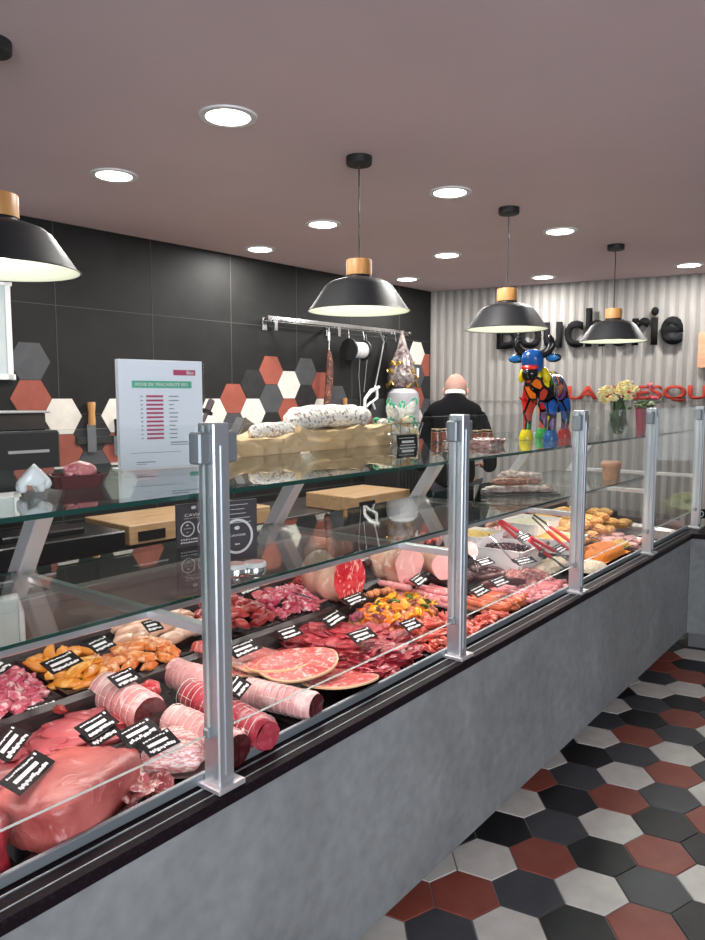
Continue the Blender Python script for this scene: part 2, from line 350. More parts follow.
# fluted end wall
L2 = 8.0
mb = MB(); mb.box((L2, .1, CEIL), (L2 / 2, .065, CEIL / 2), mi=1)
x = .01
while x < 5.2:
    mb.lathe([(.026, 0), (.026, CEIL)], 12, (x + .026, .02, 0), mi=0) if False else mb.prism([(-.026, 0), (-.022, .005), (-.012, .009), (0, .010), (.012, .009), (.022, .005), (.026, 0)], CEIL, Matrix.Translation((x + .026, .016, 0)) @ Matrix.Rotation(PI, 4, 'Z'), mi=0)
    x += .076
for z in (1.52,): mb.box((5.2, .004, .004), (2.6, .0, z), mi=1)
# local +y must point away from the room
struct(mb.build('wall_end', [M['rib'], M['rib_groove']], loc=WB1, rot=(0, 0, W2YAW), smooth=40))
struct(MB().box((14, 12, .1), (3.5, -1.2, CEIL + .05)).build('ceiling', M['ceiling'], smooth=0))
# floor of hexagonal cement tiles
o0 = onz(464.3, 893.6, 0); SP = .2005
d1 = Vector((math.cos(R_(-49.3)), math.sin(R_(-49.3)), 0)) * SP; d2 = Vector((math.cos(R_(10.7)), math.sin(R_(10.7)), 0)) * SP
known = {-1: {-1: 'W', 0: 'G', 1: 'W', 2: 'K', 3: 'R', 4: 'K'}, 0: {-1: 'R', 0: 'R', 1: 'G', 2: 'W', 3: 'G', 4: 'W'}, 1: {-1: 'W', 0: 'W', 1: 'R', 2: 'K', 3: 'R', 4: 'K'},
         2: {-1: 'K', 0: 'K', 1: 'G', 2: 'W', 3: 'K', 4: 'R'}, 3: {0: 'W', 1: 'K', 2: 'R', 3: 'G', 4: 'W'}, 4: {0: 'R', 1: 'G', 2: 'W', 3: 'R', 4: 'G'}, 5: {0: 'W', 1: 'K', 2: 'G', 3: 'W', 4: 'K'},
         6: {0: 'K', 1: 'W', 2: 'R', 3: 'G', 4: 'W'}, 7: {1: 'G', 2: 'K', 3: 'R', 4: 'G'}, 8: {1: 'W', 2: 'G', 3: 'K', 4: 'R'}, 9: {1: 'K', 2: 'W', 3: 'W', 4: 'K'}, 10: {2: 'G', 3: 'R', 4: 'G'}, 11: {2: 'R', 3: 'K', 4: 'W'}, 12: {2: 'R', 3: 'W'}, 13: {2: 'G', 3: 'K'}}
mb = MB(); mb.box((14, 12, .1), (3.5, -1.2, -.0535), mi=4)
tb = {c: bmesh.new() for c in 'RWKG'}
for j in range(-16, 22):
    for i in range(-6, 22):
        p = o0 + d1 * i + d2 * j
        if not (-1 < p.x < 6.2 and -2.6 < p.y < 1.5): continue
        c = known.get(j, {}).get(i) or 'RGWK'[(i * 3 + j * 5 + (i * j) % 3) % 4]
        hp = hexpts(SP / math.sqrt(3) - .0022, R_(10.7) + PI / 6)
        h = .0005 * noise.noise(Vector((i * 1.7, j * 2.3, 0)))
        bm = tb[c]; top = [bm.verts.new((p.x + a * .985, p.y + b_ * .985, h)) for a, b_ in hp]; bot = [bm.verts.new((p.x + a, p.y + b_, -.0035)) for a, b_ in hp]
        bm.faces.new(top)
        for q in range(6): bm.faces.new((top[q], bot[q], bot[(q + 1) % 6], top[(q + 1) % 6]))
for n_, c in enumerate('RWKG'): mb.put(tb[c], n_)
struct(mb.build('floor', [TILE[c] for c in 'RWKG'] + [M['grout']], smooth=0))

# ------------------------------------------------------------------ display counter
X0, X1 = -.35, 4.95
ctr = thing('display_counter', 'long grey concrete-look refrigerated meat counter with glass front and aluminium posts', 'counter', (2.3, 1.6, 0))
def P(mb_, name, mats, parent=ctr, smooth=28, loc=(0, 0, 0), rot=(0, 0, 0)):
    o = mb_.build(name, mats, None, loc, rot, smooth)
    if parent is ctr: o.location = Vector(loc) - ctr.location
    o.parent = parent
    return o
P(MB().box((X1 - X0 - .2, .7, .1), ((X0 + X1) / 2 - .1, 1.6, .05)), 'plinth', M['black_matte'])
P(MB().box((X1 - X0, .86, .52), ((X0 + X1) / 2, 1.575, .36)), 'cabinet_body', M['steel_dark'])
P(MB().box((4.75 - X0, .016, .59), ((X0 + 4.75) / 2, 1.133, .395)), 'front_panel', M['concrete'])
P(MB().box((5.06 - X0, .092, .026), ((X0 + 5.06) / 2, 1.156, .702), bev=.003), 'stone_ledge', M['stone'])
P(MB().box((X1 - X0, .012, .022), ((X0 + X1) / 2, 1.193, .7265), bev=.002).box((X1 - X0, .012, .10), ((X0 + X1) / 2, 1.206, .672)), 'frame_rail', M['rail'])
P(MB().box((4.80 - X0, .0035, .003), ((X0 + 4.80) / 2, 1.168, .7160)).box((4.80 - X0, .0025, .002), ((X0 + 4.80) / 2, 1.135, .7157)), 'trim_line', M['rail'])
# deck
mb = MB(); mb.prism([(1.21, .62), (1.21, .685), (1.63, .715), (1.635, .79), (1.665, .795), (1.67, .765), (1.985, .80), (1.985, .62)], X1 - X0 - .02, Matrix(((0, 0, 1, X0 + .01), (1, 0, 0, 0), (0, 1, 0, 0), (0, 0, 0, 1))))
P(mb, 'display_deck', mat('deck_dark', (.035, .030, .031), .3, .3))
P(MB().box((3.5 - X0, .02, .34), ((X0 + 3.5) / 2, 1.998, .79)).box((3.5 - X0, .05, .03), ((X0 + 3.5) / 2, 2.0, .962), bev=.003).box((X1 - 3.5, .02, .22), ((3.5 + X1) / 2, 1.998, .73)), 'rear_panel', M['well'])
P(MB().box((.015, .78, .14), (4.945, 1.60, .69)), 'end_panel', M['well'])
posts = [0, 1, 2, 3, 4, 5]
proto = None
for n in posts:
    if proto is None:
        mb = MB().box((.043, .05, .772), (0, 0, .39), bev=.003)
        mb.box((.008, .004, .70), (0, -.0255, .38))
        proto = P(mb, 'post', M['alu'], ctr); 
        MB().box((.075, .085, .012), (0, .0, .006), bev=.002).build('base_plate', M['plate'], proto)
        for s_ in (-1, 1):
            MB().box((.032, .036, .065), (s_ * .036, 0, .725), bev=.004).build('glass_clamp', M['rail'], proto)
            MB().box((.018, .02, .022), (s_ * .028, 0, .125), bev=.003).build('glass_clip', M['rail'], proto)
        o = proto
    else: o = copy_tree(proto, ctr)
    o.location = Vector((n + .007, 1.160, .715)) - ctr.location
def pane(x0, x1, z0, z1, y=1.16):
    mb = MB(); tb = bmesh.new(); bmesh.ops.create_cube(tb, size=1); bmesh.ops.scale(tb, vec=(x1 - x0, .008, z1 - z0), verts=tb.verts)
    bmesh.ops.recalc_face_normals(tb, faces=tb.faces)
    for f in tb.faces: f.material_index = 0 if abs(f.normal.y) > .5 else 1
    mb.put(tb, None, Matrix.Translation(((x0 + x1) / 2, y, (z0 + z1) / 2))); return mb
for n in posts[:-1]:
    P(pane(n + .034, n + .98, .835, 1.487), 'front_glass', [M['glass'], M['glass_rim']], smooth=0)
P(pane(X0, -.02, .835, 1.487), 'front_glass', [M['glass'], M['glass_rim']], smooth=0)
def shelf(name, y0, y1, z, th, x0, x1):
    mb = MB(); tb = bmesh.new(); bmesh.ops.create_cube(tb, size=1); bmesh.ops.scale(tb, vec=(x1 - x0, y1 - y0, th), verts=tb.verts)
    bmesh.ops.recalc_face_normals(tb, faces=tb.faces)
    for f in tb.faces: f.material_index = 0 if abs(f.normal.z) > .5 else 1
    mb.put(tb, None, Matrix.Translation(((x0 + x1) / 2, (y0 + y1) / 2, z - th / 2)))
    return P(mb, name, [M['shelf_glass'], M['glass_edge']], smooth=0)
ZU, ZL = 1.343, 1.070
shelf('upper_shelf', 1.20, 1.98, ZU, .010, X0, 5.02)
shelf('lower_shelf', 1.365, 1.95, ZL, .008, X0, 4.62)
P(MB().box((4.62 - X0, .022, .018), ((4.62 + X0) / 2, 1.392, 1.050), bev=.003), 'light_profile', M['alu'])
for n in posts:
    P(MB().box((.024, .76, .022), (n + .007, 1.565, 1.050), bev=.002), 'shelf_bar', M['alu_white'])
    a, b_ = Vector((n + .007, 2.03, .975)), Vector((n + .007, 1.79, 1.332))
    mt, l = align(a, b_)
    tb = MB(); tb.box((.05, .05, l), (0, 0, l / 2), bev=.003)
    o = P(tb, 'support_arm', M['alu_white']); o.matrix_basis = Matrix.Translation(-ctr.location) @ mt
# return section at the far end
RY = math.atan2(-.977, .213)
ret = thing('return_counter', 'short grey counter return at far right with black stone top', 'counter', (4.752, 1.124, 0))
Wd = Vector((.213, -.977, 0)).normalized(); Wn = Vector((.977, .213, 0)).normalized()
def rpoly(off0, off1, l0=0, l1=2.6):
    def at(l, off): return Wd * l + Wn * off
    q = [at(l0, off0), at(l1, off0), at(l1, off1), at(l0, off1)]
    q[0] -= Wd * (q[0].y / Wd.y - l0 * 0); q[3] -= Wd * (q[3].y / Wd.y)
    return [(v.x, v.y) for v in q]
MB().prism(rpoly(0, .016), .59, Matrix.Translation((0, 0, .10))).build('front_panel', M['concrete'], ret)
MB().prism(rpoly(.05, .55), .10).build('plinth', mat('grey_plinth', (.16, .16, .165), .5), ret)
MB().prism(rpoly(.02, .60), .58, Matrix.Translation((0, 0, .10))).build('cabinet_body', M['steel_dark'], ret)
MB().prism(rpoly(-.015, .62), .028, Matrix.Translation((0, 0, .692)), bev=.003).build('stone_top', M['stone'], ret)
t = thing('glass_screen', 'clear glass screen standing on the black return top at far right', 'glass screen', (5.04, 1.13, .716), RY)
mb = MB(); tb = bmesh.new(); bmesh.ops.create_cube(tb, size=1); bmesh.ops.scale(tb, vec=(1.2, .008, .77), verts=tb.verts)
mb.put(tb, 0, Matrix.Translation((.62, 0, .385))); mb.build('glass_pane', M['glass'], t, smooth=0)
MB().box((.02, .03, .77), (1.24, 0, .385)).build('end_post', M['alu'], t)

# ------------------------------------------------------------------ pendants and downlights
def light(name, kind, loc, energy, col=(1, 1, 1), size=.1, sy=None, rot=(0, 0, 0), parent=None, spot=None):
    d = bpy.data.lights.new(name, kind); d.energy = energy; d.color = col
    if kind == 'AREA':
        d.size = size; d.shape = 'RECTANGLE' if sy else 'DISK'
        if sy: d.size_y = sy
    elif kind in ('POINT', 'SPOT'): d.shadow_soft_size = size
    if spot: d.spot_size = spot; d.spot_blend = .6
    o = bpy.data.objects.new(name, d); COL.objects.link(o); o.location = loc; o.rotation_euler = rot
    if parent: o.parent = parent
    return o
labs = ['large matte black pendant lamp cropped by the left edge', 'matte black pendant lamp with long cord nearest the middle, above the white dry sausage', 'matte black pendant lamp above the painted cow, in front of the B and o letters', 'smallest looking black pendant lamp, farthest right in front of the wall lettering']
for k, (x, y) in enumerate([(1.03, 2.055), (2.404, 1.866), (3.498, 1.754), (4.741, 1.636)]):
    zr = 1.892 + (0, 0, 0, .008)[k]
    t = thing('pendant_lamp', labs[k], 'pendant lamp', (x, y, CEIL), 0, 'black pendant lamps over the counter')
    h = zr - CEIL; u = h + .026
    MB().lathe([(0, 0), (.052, 0), (.052, -.028), (.048, -.032), (.012, -.034), (0, -.034)], 32).build('ceiling_rose', M['black_matte'], t)
    MB().cyl((0, 0, -.03), (0, 0, u + .17), .0035, n=8).build('cord', M['black_matte'], t)
    MB().lathe([(0, u + .180), (.050, u + .180), (.052, u + .176), (.052, u + .118), (0, u + .118)], 32).build('wooden_cap', M['wood'], t)
    MB().lathe([(.035, u + .118), (.048, u + .118), (.052, u + .108), (.090, u + .100), (.118, u + .090), (.138, u + .074), (.2, h + .010), (.210, h + .002), (.210, h), (.2085, h), (.197, h + .009), (.136, u + .070), (.116, u + .086), (.089, u + .096), (.035, u + .106)], 64).build('lamp_shade', [M['shade']], t)
    MB().lathe([(.2075, h + .001), (.1955, h + .009), (.1345, u + .069), (.1145, u + .085), (.088, u + .094), (.0, u + .102)], 64).build('shade_lining', M['shade_in'], t)
    MB().lathe([(0, h + .030), (.025, h + .036), (.034, h + .055), (.028, h + .075), (.014, h + .095), (.012, h + .102)], 24).build('bulb', M['bulb'], t)
    light('pendant_light', 'POINT', (0, 0, h + .012), 2.6, (1, .95, .84), .03, parent=t)
for k, (x, y) in enumerate([(228, 116), (114, 175), (323, 224), (260, 249), (450, 192), (447, 255), (560, 231), (543, 277), (689, 265), (407, 279)]):
    p = onz(x, y, CEIL)
    where = ['largest round downlight, nearest the camera', 'round downlight at upper left, above the left pendant', 'round downlight just left of the middle pendant cord', 'small round downlight over the dark wall, left of the middle pendant',
             'bright round downlight right of the middle pendant cord', 'oval-looking downlight above the wall corner, left of the second pendant', 'round downlight between the two right pendants, nearer one', 'small farthest downlight above the word Boucherie',
             'downlight at the far right edge above the fluted wall', 'small downlight right at the corner above the dark wall'][k]
    t = thing('ceiling_downlight', where, 'ceiling light', (p.x, p.y, CEIL), 0, 'round recessed ceiling lights')
    MB().lathe([(.076, -.002), (.076, -.006), (.098, -.006), (.100, -.001), (.1, .0)], 40).build('trim_ring', M['white'], t)
    MB().lathe([(0, -.003), (.077, -.003)], 40).build('diffuser', M['lamp'], t)
    light('downlight', 'AREA', (0, 0, -.010), 13, (1, .97, .93), .14, parent=t)
# strip under the lower shelf
light('case_strip_light', 'AREA', (2.2, 1.405, 1.036), 13, (1, .80, .78), 4.6, .02)
light('case_strip_light', 'AREA', (2.2, 1.90, 1.055), 4, (1, .80, .78), 4.6, .02)
# daylight from the shopfront behind the camera
light('shopfront_daylight', 'AREA', (-1.6, -2.4, 1.7), 215, (.84, .92, 1), 4, 2.2, rot=(R_(90), 0, R_(-38)))
w = bpy.data.worlds.new('w'); SC.world = w; w.use_nodes = True; w.node_tree.nodes['Background'].inputs[0].default_value = (.80, .86, .95, 1); w.node_tree.nodes['Background'].inputs[1].default_value = .30
# ------------------------------------------------------------------ food in the case
def deckz(Y): return .685 + .0714 * (Y - 1.21) if Y < 1.63 else .766 + .111 * (Y - 1.67)
def rect_tray(w, d, h, t=.004, fl=.012, lip=.008):
    mb = MB(); tb = bmesh.new()
    def ring(a, b_, z): return [tb.verts.new((sx * a, sy * b_, z)) for sx, sy in ((-1, -1), (1, -1), (1, 1), (-1, 1))]
    w, d = w / 2, d / 2
    rs = [ring(w - fl, d - fl, 0), ring(w, d, h - .002), ring(w + lip, d + lip, h), ring(w + lip, d + lip, h + .003), ring(w, d, h + .003), ring(w - fl - t, d - fl - t, t)]
    tb.faces.new(rs[0][::-1]); tb.faces.new(rs[-1])
    for a, b_ in zip(rs, rs[1:]):
        for q in range(4): tb.faces.new((a[q], a[(q + 1) % 4], b_[(q + 1) % 4], b_[q]))
    bmesh.ops.bevel(tb, geom=[e_ for e_ in tb.edges if abs(e_.verts[0].co.z - e_.verts[1].co.z) > .5 * h], offset=.012, segments=3, affect='EDGES')
    return mb.put(tb)
def tray(name, x0, x1, y0, y1, label, h=.022, material='tray', z=None, cat='tray', group='trays in the meat counter', yaw=0):
    z = deckz((y0 + y1) / 2) + .001 if z is None else z
    o = rect_tray(x1 - x0 - .02, y1 - y0 - .02, h).build(name, M[material], loc=((x0 + x1) / 2, (y0 + y1) / 2, z), smooth=35, rot=(R_(4.1) if y1 < 1.66 else R_(6.3), 0, yaw))
    return tag(o, label, cat, group)
def kinds(name, n, fn, mats, cat):
    out = []
    for s_ in range(n):
        o = fn(s_).build(name, mats, smooth=25 if 'pepper' in name or 'onion' in name else 70); o['category'] = cat; out.append(Kind(o))
    return out
def pile(ks, n, x0, x1, y0, y1, label, group, heap=.03, th=.02, seed=1, tilt=.35, yaw=None, yj=.4, sc=(.85, 1.15), z0=None, lift=.006):
    rnd = random.Random(seed); pts = []
    tries = 0
    while len(pts) < n and tries < 4000:
        tries += 1
        u, v = rnd.uniform(-1, 1), rnd.uniform(-1, 1)
        if abs(u) ** 2.6 + abs(v) ** 2.6 > 1: continue
        X, Y = (x0 + x1) / 2 + u * (x1 - x0) / 2, (y0 + y1) / 2 + v * (y1 - y0) / 2
        if all((X - a) ** 2 + (Y - b_) ** 2 > (.62 * math.sqrt((x1 - x0) * (y1 - y0) / n)) ** 2 * (.999 ** tries) for a, b_, _ in pts): pts.append((X, Y, max(0, 1 - (u * u + v * v) * .8)))
    for i, (X, Y, q) in enumerate(pts):
        zb = (deckz(Y) if z0 is None else z0) + lift + th * .5 + heap * q * rnd.uniform(.75, 1.0)
        s_ = rnd.uniform(*sc)
        rz = rnd.uniform(0, 2 * PI) if yaw is None else yaw + rnd.uniform(-yj, yj)
        rnd.choice(ks).get((X, Y, zb), (rnd.uniform(-tilt, tilt), rnd.uniform(-tilt, tilt), rz), s_, label, None, group)

# --- piece shapes
steak = kinds('beef_piece', 4, lambda s: MB().blob((.125, .078, .024), amp=.30, freq=1.7, seed=s, sub=4, square=.25), M['beef'], 'meat')
esc = kinds('veal_escalope', 4, lambda s: MB().blob((.128, .078, .022), amp=.26, freq=1.1, seed=s + 9, sub=3, square=.2), M['escalope'], 'meat')
dice = kinds('pink_meat_cube', 4, lambda s: MB().blob((.044, .034, .024), amp=.32, freq=1.8, seed=s + 3, sub=3, square=.5), M['diced'], 'meat')
chy = kinds('marinated_chicken_fillet', 3, lambda s: MB().blob((.085, .030, .024), amp=.25, freq=1.4, seed=s + 5, sub=3), M['chicken_y'], 'chicken')
cho = kinds('spiced_chicken_piece', 3, lambda s: MB().blob((.080, .036, .030), amp=.2, freq=1.8, seed=s + 15, sub=3), M['chicken_o'], 'chicken')
pau = kinds('pale_poultry_roll', 3, lambda s: MB().blob((.105, .048, .042), amp=.14, freq=1.4, seed=s + 25, sub=3, square=.15), M['paupiette'], 'poultry')
liv = kinds('liver_piece', 3, lambda s: MB().blob((.085, .05, .034), amp=.3, freq=1.4, seed=s + 35, sub=3), M['liver'], 'meat')
mcube = kinds('marinated_meat_cube', 4, lambda s: MB().blob((.030, .026, .024), amp=.2, freq=1.6, seed=s + 45, sub=2, square=.5), M['marinade'], 'meat')
def pepper(s_):
    mb = MB(); tb = bmesh.new(); bmesh.ops.create_grid(tb, x_segments=5, y_segments=5, size=.5)
    for v in tb.verts: v.co = Vector((v.co.x * .034, v.co.y * .026, .009 - 14 * (v.co.x * .034) ** 2 + .002 * math.sin(s_ + v.co.y * 9)))
    r = bmesh.ops.extrude_face_region(tb, geom=tb.faces[:]); bmesh.ops.translate(tb, vec=(0, 0, .004), verts=[v for v in r['geom'] if isinstance(v, bmesh.types.BMVert)])
    return mb.put(tb)
pepy = kinds('yellow_pepper_piece', 2, pepper, M['pep_y'], 'pepper'); pepo = kinds('orange_pepper_piece', 2, pepper, M['pep_o'], 'pepper')
pepg = kinds('green_pepper_piece', 2, pepper, M['pep_g'], 'pepper'); onio = kinds('red_onion_piece', 2, pepper, M['onion'], 'onion')
strip = kinds('marinated_meat_strip', 4, lambda s: MB().blob((.075, .030, .022), amp=.34, freq=1.7, seed=s + 55, sub=3), M['marinated_red'], 'meat')
def saus(l, r, bend, s_=0):
    pts, rad = [], []
    for i in range(15):
        t = i / 14; x = (t - .5) * l
        pts.append((x, bend * (1 - (2 * t - 1) ** 2) + .002 * math.sin(7 * t + s_), 0)); e_ = min(t, 1 - t) * l
        rad.append(r * (math.sqrt(max(0, 1 - (1 - min(1, e_ / r)) ** 2)) if e_ < r else 1) * (1 + .04 * math.sin(13 * t + s_)) + .0008)
    return MB().tube(pts, rad, 12)
merg = kinds('thin_orange_sausage', 3, lambda s: saus(.19, .0105, .012 * (s - 1), s), M['merguez'], 'sausage')
chip = kinds('pink_sausage', 3, lambda s: saus(.15, .0125, .012 * (s - 1), s), M['chipolata'], 'sausage')
smal = kinds('short_sausage', 2, lambda s: saus(.075, .014, .006, s), M['chipolata'], 'sausage')
mlump = kinds('minced_meat_lump', 3, lambda s: MB().blob((.085, .070, .045), amp=.3, freq=3.2, seed=s + 65, sub=4), M['mince'], 'meat')
cop = kinds('cured_meat_slice', 3, lambda s: MB().blob((.075, .055, .012), amp=.3, freq=1.8, seed=s + 75, sub=3), M['coppa'], 'cured meat')

# --- trays
tray('meat_tray', .42, .64, 1.22, 1.60, 'black tray under the dark red roast at the bottom left corner')
tray('meat_tray', .65, .86, 1.22, 1.42, 'black tray under the largest smooth pink veal joint')
tray('meat_tray', .74, 1.06, 1.43, 1.64, 'black tray of pink veal escalopes with a stacked pair of price tags', h=.04)
tray('meat_tray', 1.08, 1.37, 1.22, 1.62, 'black tray under the tied roasts behind the first post')
tray('meat_tray', 1.38, 1.63, 1.22, 1.62, 'black tray under the large round marbled meat slices')
tray('meat_tray', 1.64, 1.97, 1.22, 1.62, 'black tray of deep red beef pieces, right of the round slices')
tray('meat_tray', 1.98, 2.32, 1.42, 1.62, 'black tray of orange marinated cubes with peppers')
tray('meat_tray', 1.98, 2.28, 1.22, 1.41, 'black tray of red marinated strips left of the second post')
tray('meat_tray', 2.33, 2.66, 1.22, 1.62, 'black tray of thin orange sausages right of the second post')
tray('meat_tray', 2.68, 3.12, 1.22, 1.42, 'black tray of minced meat and small sausages left of the third post')
tray('salad_tray', 3.16, 3.42, 1.22, 1.42, 'black tray of pale grated celery right of the third post', cat='tray')
tray('salad_tray', 3.43, 3.95, 1.22, 1.48, 'black tray of orange grated carrot between third and fourth posts')
tray('pale_tray', 4.06, 4.44, 1.22, 1.62, 'pinkish flat tray left of the fourth post in front of the pastries', material='well')
tray('pale_tray', 4.47, 4.88, 1.22, 1.62, 'farthest flat tray at the end of the counter', material='well')
tray('meat_tray', .66, .95, 1.68, 1.96, 'black tray of diced pink meat at the left edge')
tray('meat_tray', .96, 1.13, 1.68, 1.96, 'black tray of yellow marinated chicken')
tray('meat_tray', 1.14, 1.31, 1.68, 1.96, 'black tray of orange spiced chicken', yaw=0)
tray('meat_tray', 1.32, 1.52, 1.68, 1.96, 'black tray of pale poultry rolls')
tray('meat_tray', 1.53, 1.74, 1.68, 1.96, 'black tray of dark liver pieces left of the first post')
tray('meat_tray', 1.75, 2.01, 1.68, 1.96, 'black tray of pink chops right of the first post')
tray('meat_tray', 2.02, 2.22, 1.68, 1.96, 'black tray of dark trimmed cuts left of the rib roast')
tray('meat_tray', 2.23, 2.52, 1.68, 1.96, 'black tray under the bright red rib roast')
tray('meat_tray', 2.53, 2.90, 1.68, 1.96, 'black tray under the pale pink cooked ham')

# --- veal joint and big roast (front left)
def single(name, mb, mats, loc, label, cat='meat', rot=(0, 0, 0), group=None, smooth=60):
    return tag(mb.build(name, mats, loc=loc, rot=rot, smooth=smooth), label, cat, group)
mb = MB(); mb.blob((.27, .20, .125), amp=.09, freq=1.0, seed=4, sub=4, square=.55, flat=.42)
single('veal_joint', mb, M['veal'], (.745, 1.312, .748), 'largest smooth pink veal joint at the bottom left, tag lying on it', rot=(0, R_(-4), R_(18)))
single('beef_roast', MB().blob((.17, .17, .12), amp=.16, freq=1.2, seed=8, sub=4), M['beef'], (.525, 1.285, .752), 'dark red roast cut off by the bottom left corner', rot=(0, 0, .4))
single('beef_piece', MB().blob((.10, .07, .035), amp=.2, freq=1.2, seed=18, sub=4), M['brightcut'], (.60, 1.43, .755), 'bright red slice of beef at the left edge above the pink joint', rot=(.4, .1, .9))
rp = 'pink veal escalope in the pile above the large joint'
pile(esc, 28, .77, 1.03, 1.45, 1.62, rp, 'veal escalopes in the front left tray', heap=.045, th=.02, seed=3, tilt=.22)
pile(esc, 5, .62, .76, 1.44, 1.60, 'pink veal piece left of the escalope tray behind the big joint', 'veal pieces behind the joint', heap=.05, th=.03, seed=5, tilt=.3)
pile(liv, 7, .80, 1.0, 1.595, 1.64, 'small dark red piece at the back rim of the escalope tray', 'dark pieces behind the escalopes', heap=.015, th=.02, seed=15, tilt=.2, sc=(.45, .6))

# --- tied roasts: axis from pixel A (far end) to B (cut end)
def roast(name, A, B, zc, r, skin_m, cut_m, label, rings=9, netting=True, seed=0, endr=.92):
    a, b_ = onz(*A, zc), onz(*B, zc); t = thing(name, label, 'roast', (a.x, a.y, deckz(min(a.y, 1.62)) + .004), 0, 'roasts lying in the front row')
    o_ = Vector(t.location); mt, l = align(a - o_, b_ - o_)
    prof = []
    n = 44
    for i in range(n + 1):
        u = i / n
        rr = r * (1 - .045 * (math.cos(u * rings * 2 * PI) * .5 + .5))
        e0 = min(1, u / .12); rr *= math.sqrt(1 - (1 - e0) ** 2) if e0 < 1 else 1
        if u > .93: rr *= 1 - (1 - endr) * ((u - .93) / .07) ** 2
        prof.append((max(rr, 1e-7 if i == 0 else rr), u * l))
    tb = bmesh.new(); s2 = MB(); s2.lathe(prof, 28); me = bpy.data.meshes.new('t'); s2.bm.to_mesh(me); s2.bm.free(); tb.from_mesh(me); bpy.data.meshes.remove(me)
    for v in tb.verts:
        k = 1 + .07 * noise.noise(v.co * 22 + Vector((seed, 0, 0))); v.co.x *= k; v.co.y *= k * 1.0
    mb = MB().put(tb, 0, mt); body = mb.build('meat', skin_m, t, smooth=60)
    r2 = prof[-1][0]
    mb = MB(); tb = bmesh.new(); bmesh.ops.create_circle(tb, cap_ends=False, segments=28, radius=r2)
    vs = tb.verts[:]; rngs = [vs]
    for q in range(1, 5):
        rngs.append([tb.verts.new(v.co * (1 - q / 5)) for v in vs])
    cvt = tb.verts.new((0, 0, 0))
    for x_, y_ in zip(rngs, rngs[1:]):
        for q in range(28): tb.faces.new((x_[q], x_[(q + 1) % 28], y_[(q + 1) % 28], y_[q]))
    for q in range(28): tb.faces.new((rngs[-1][q], rngs[-1][(q + 1) % 28], cvt))
    for v in tb.verts: v.co.z += .006 * noise.noise(v.co * 60 + Vector((seed, 3, 1))) + .003
    mb.put(tb, 0, mt @ Matrix.Translation((0, 0, l - .001))); mb.build('cut_face', cut_m, t, smooth=60)
    if netting:
        mb = MB()
        for q in range(1, rings):
            z_ = l * (q / rings)
            if z_ > l * .96: continue
            rr = r * .975 + .0010
            pts = [(rr * math.cos(2 * PI * j / 20), rr * math.sin(2 * PI * j / 20), z_ + .002 * math.sin(j)) for j in range(21)]
            tb = bmesh.new(); s3 = MB().tube(pts, .0007, 5); me = bpy.data.meshes.new('t'); s3.bm.to_mesh(me); s3.bm.free(); tb.from_mesh(me); bpy.data.meshes.remove(me); mb.put(tb, 0, mt)
        for an in (PI / 2, PI / 2 + 1.2, PI / 2 - 1.3):
            tb = bmesh.new(); s3 = MB().tube([(r * .98 * math.cos(an), r * .98 * math.sin(an), l * (.08 + .86 * j / 10)) for j in range(11)], .0007, 5); me = bpy.data.meshes.new('t'); s3.bm.to_mesh(me); s3.bm.free(); tb.from_mesh(me); bpy.data.meshes.remove(me); mb.put(tb, 0, mt)
        mb.build('string_netting', M['string'], t)
    return t
roast('rolled_roast', (101, 688), (150, 715), .775, .050, M['pork_fat'], M['darkmeat'], 'pink-skinned rolled roast with a dark maroon cut end, left of first post', seed=1)
roast('rolled_roast', (170, 672), (222, 690), .765, .045, M['pork_fat'], M['pork_fat'], 'plain pale pink roast behind the ridged red one, partly hidden by the first post', rings=12, netting=False, seed=2)
roast('rolled_roast', (186, 692), (268, 736), .755, .043, M['rolled'], M['rolled'], 'long deep pink ridged roast passing behind the first post', rings=16, seed=3, endr=.8)
roast('rolled_roast', (168, 718), (238, 750), .752, .042, M['pork_fat'], M['darkmeat'], 'pale pink roast nearest the foot of the first post', rings=10, seed=4)
roast('rolled_roast', (243, 690), (316, 707), .755, .038, M['pork_fat'], M['darkmeat'], 'pale netted roast right of the first post with a small dark end', rings=11, seed=5)
single('roast_end', MB().blob((.07, .06, .05), amp=.15, seed=31, sub=3), M['brightcut'], tuple(onz(148, 690, .78)), 'small bright red roast end behind the dark-ended roast', 'meat')
mb = MB(); mb.tube([(.020 * math.cos(a / 10 * 2 * PI), 0, .026 * math.sin(a / 10 * 2 * PI)) for a in range(10)], .004, 8)
single('string_loop', mb, M['string'], tuple(onz(243, 741, .745)), 'white string loop around the end of the roast at the first post', 'string', rot=(0, 0, R_(35)))

# bacon slab and cured slices
t = thing('sliced_bacon', 'thick fan of striped pale bacon slices on paper, left of the first post foot', 'bacon', tuple(onz(177, 766, .70)), R_(-50))
MB().box((.16, .12, .003), (0, 0, .003)).box((.16, .003, .05), (0, .060, .025), rot=(R_(-20), 0, 0)).build('wrapping_paper', mat('greaseproof_paper', (.55, .42, .38), .4), t)
for q in range(11):
    MB().blob((.135, .0085, .064), ( .0, -.050 + q * .0085, .044), rot=(R_(-18), 0, R_(3 * math.sin(q * 2))), amp=.07, freq=2, seed=q, sub=3, square=.5).build('bacon_slice', M['bacon'], t, smooth=60)
pile(cop, 9, .83, .93, 1.225, 1.30, 'folded marbled slice of cured meat in front of the bacon', 'cured slices near the bacon', heap=.03, th=.012, seed=11, tilt=.7)

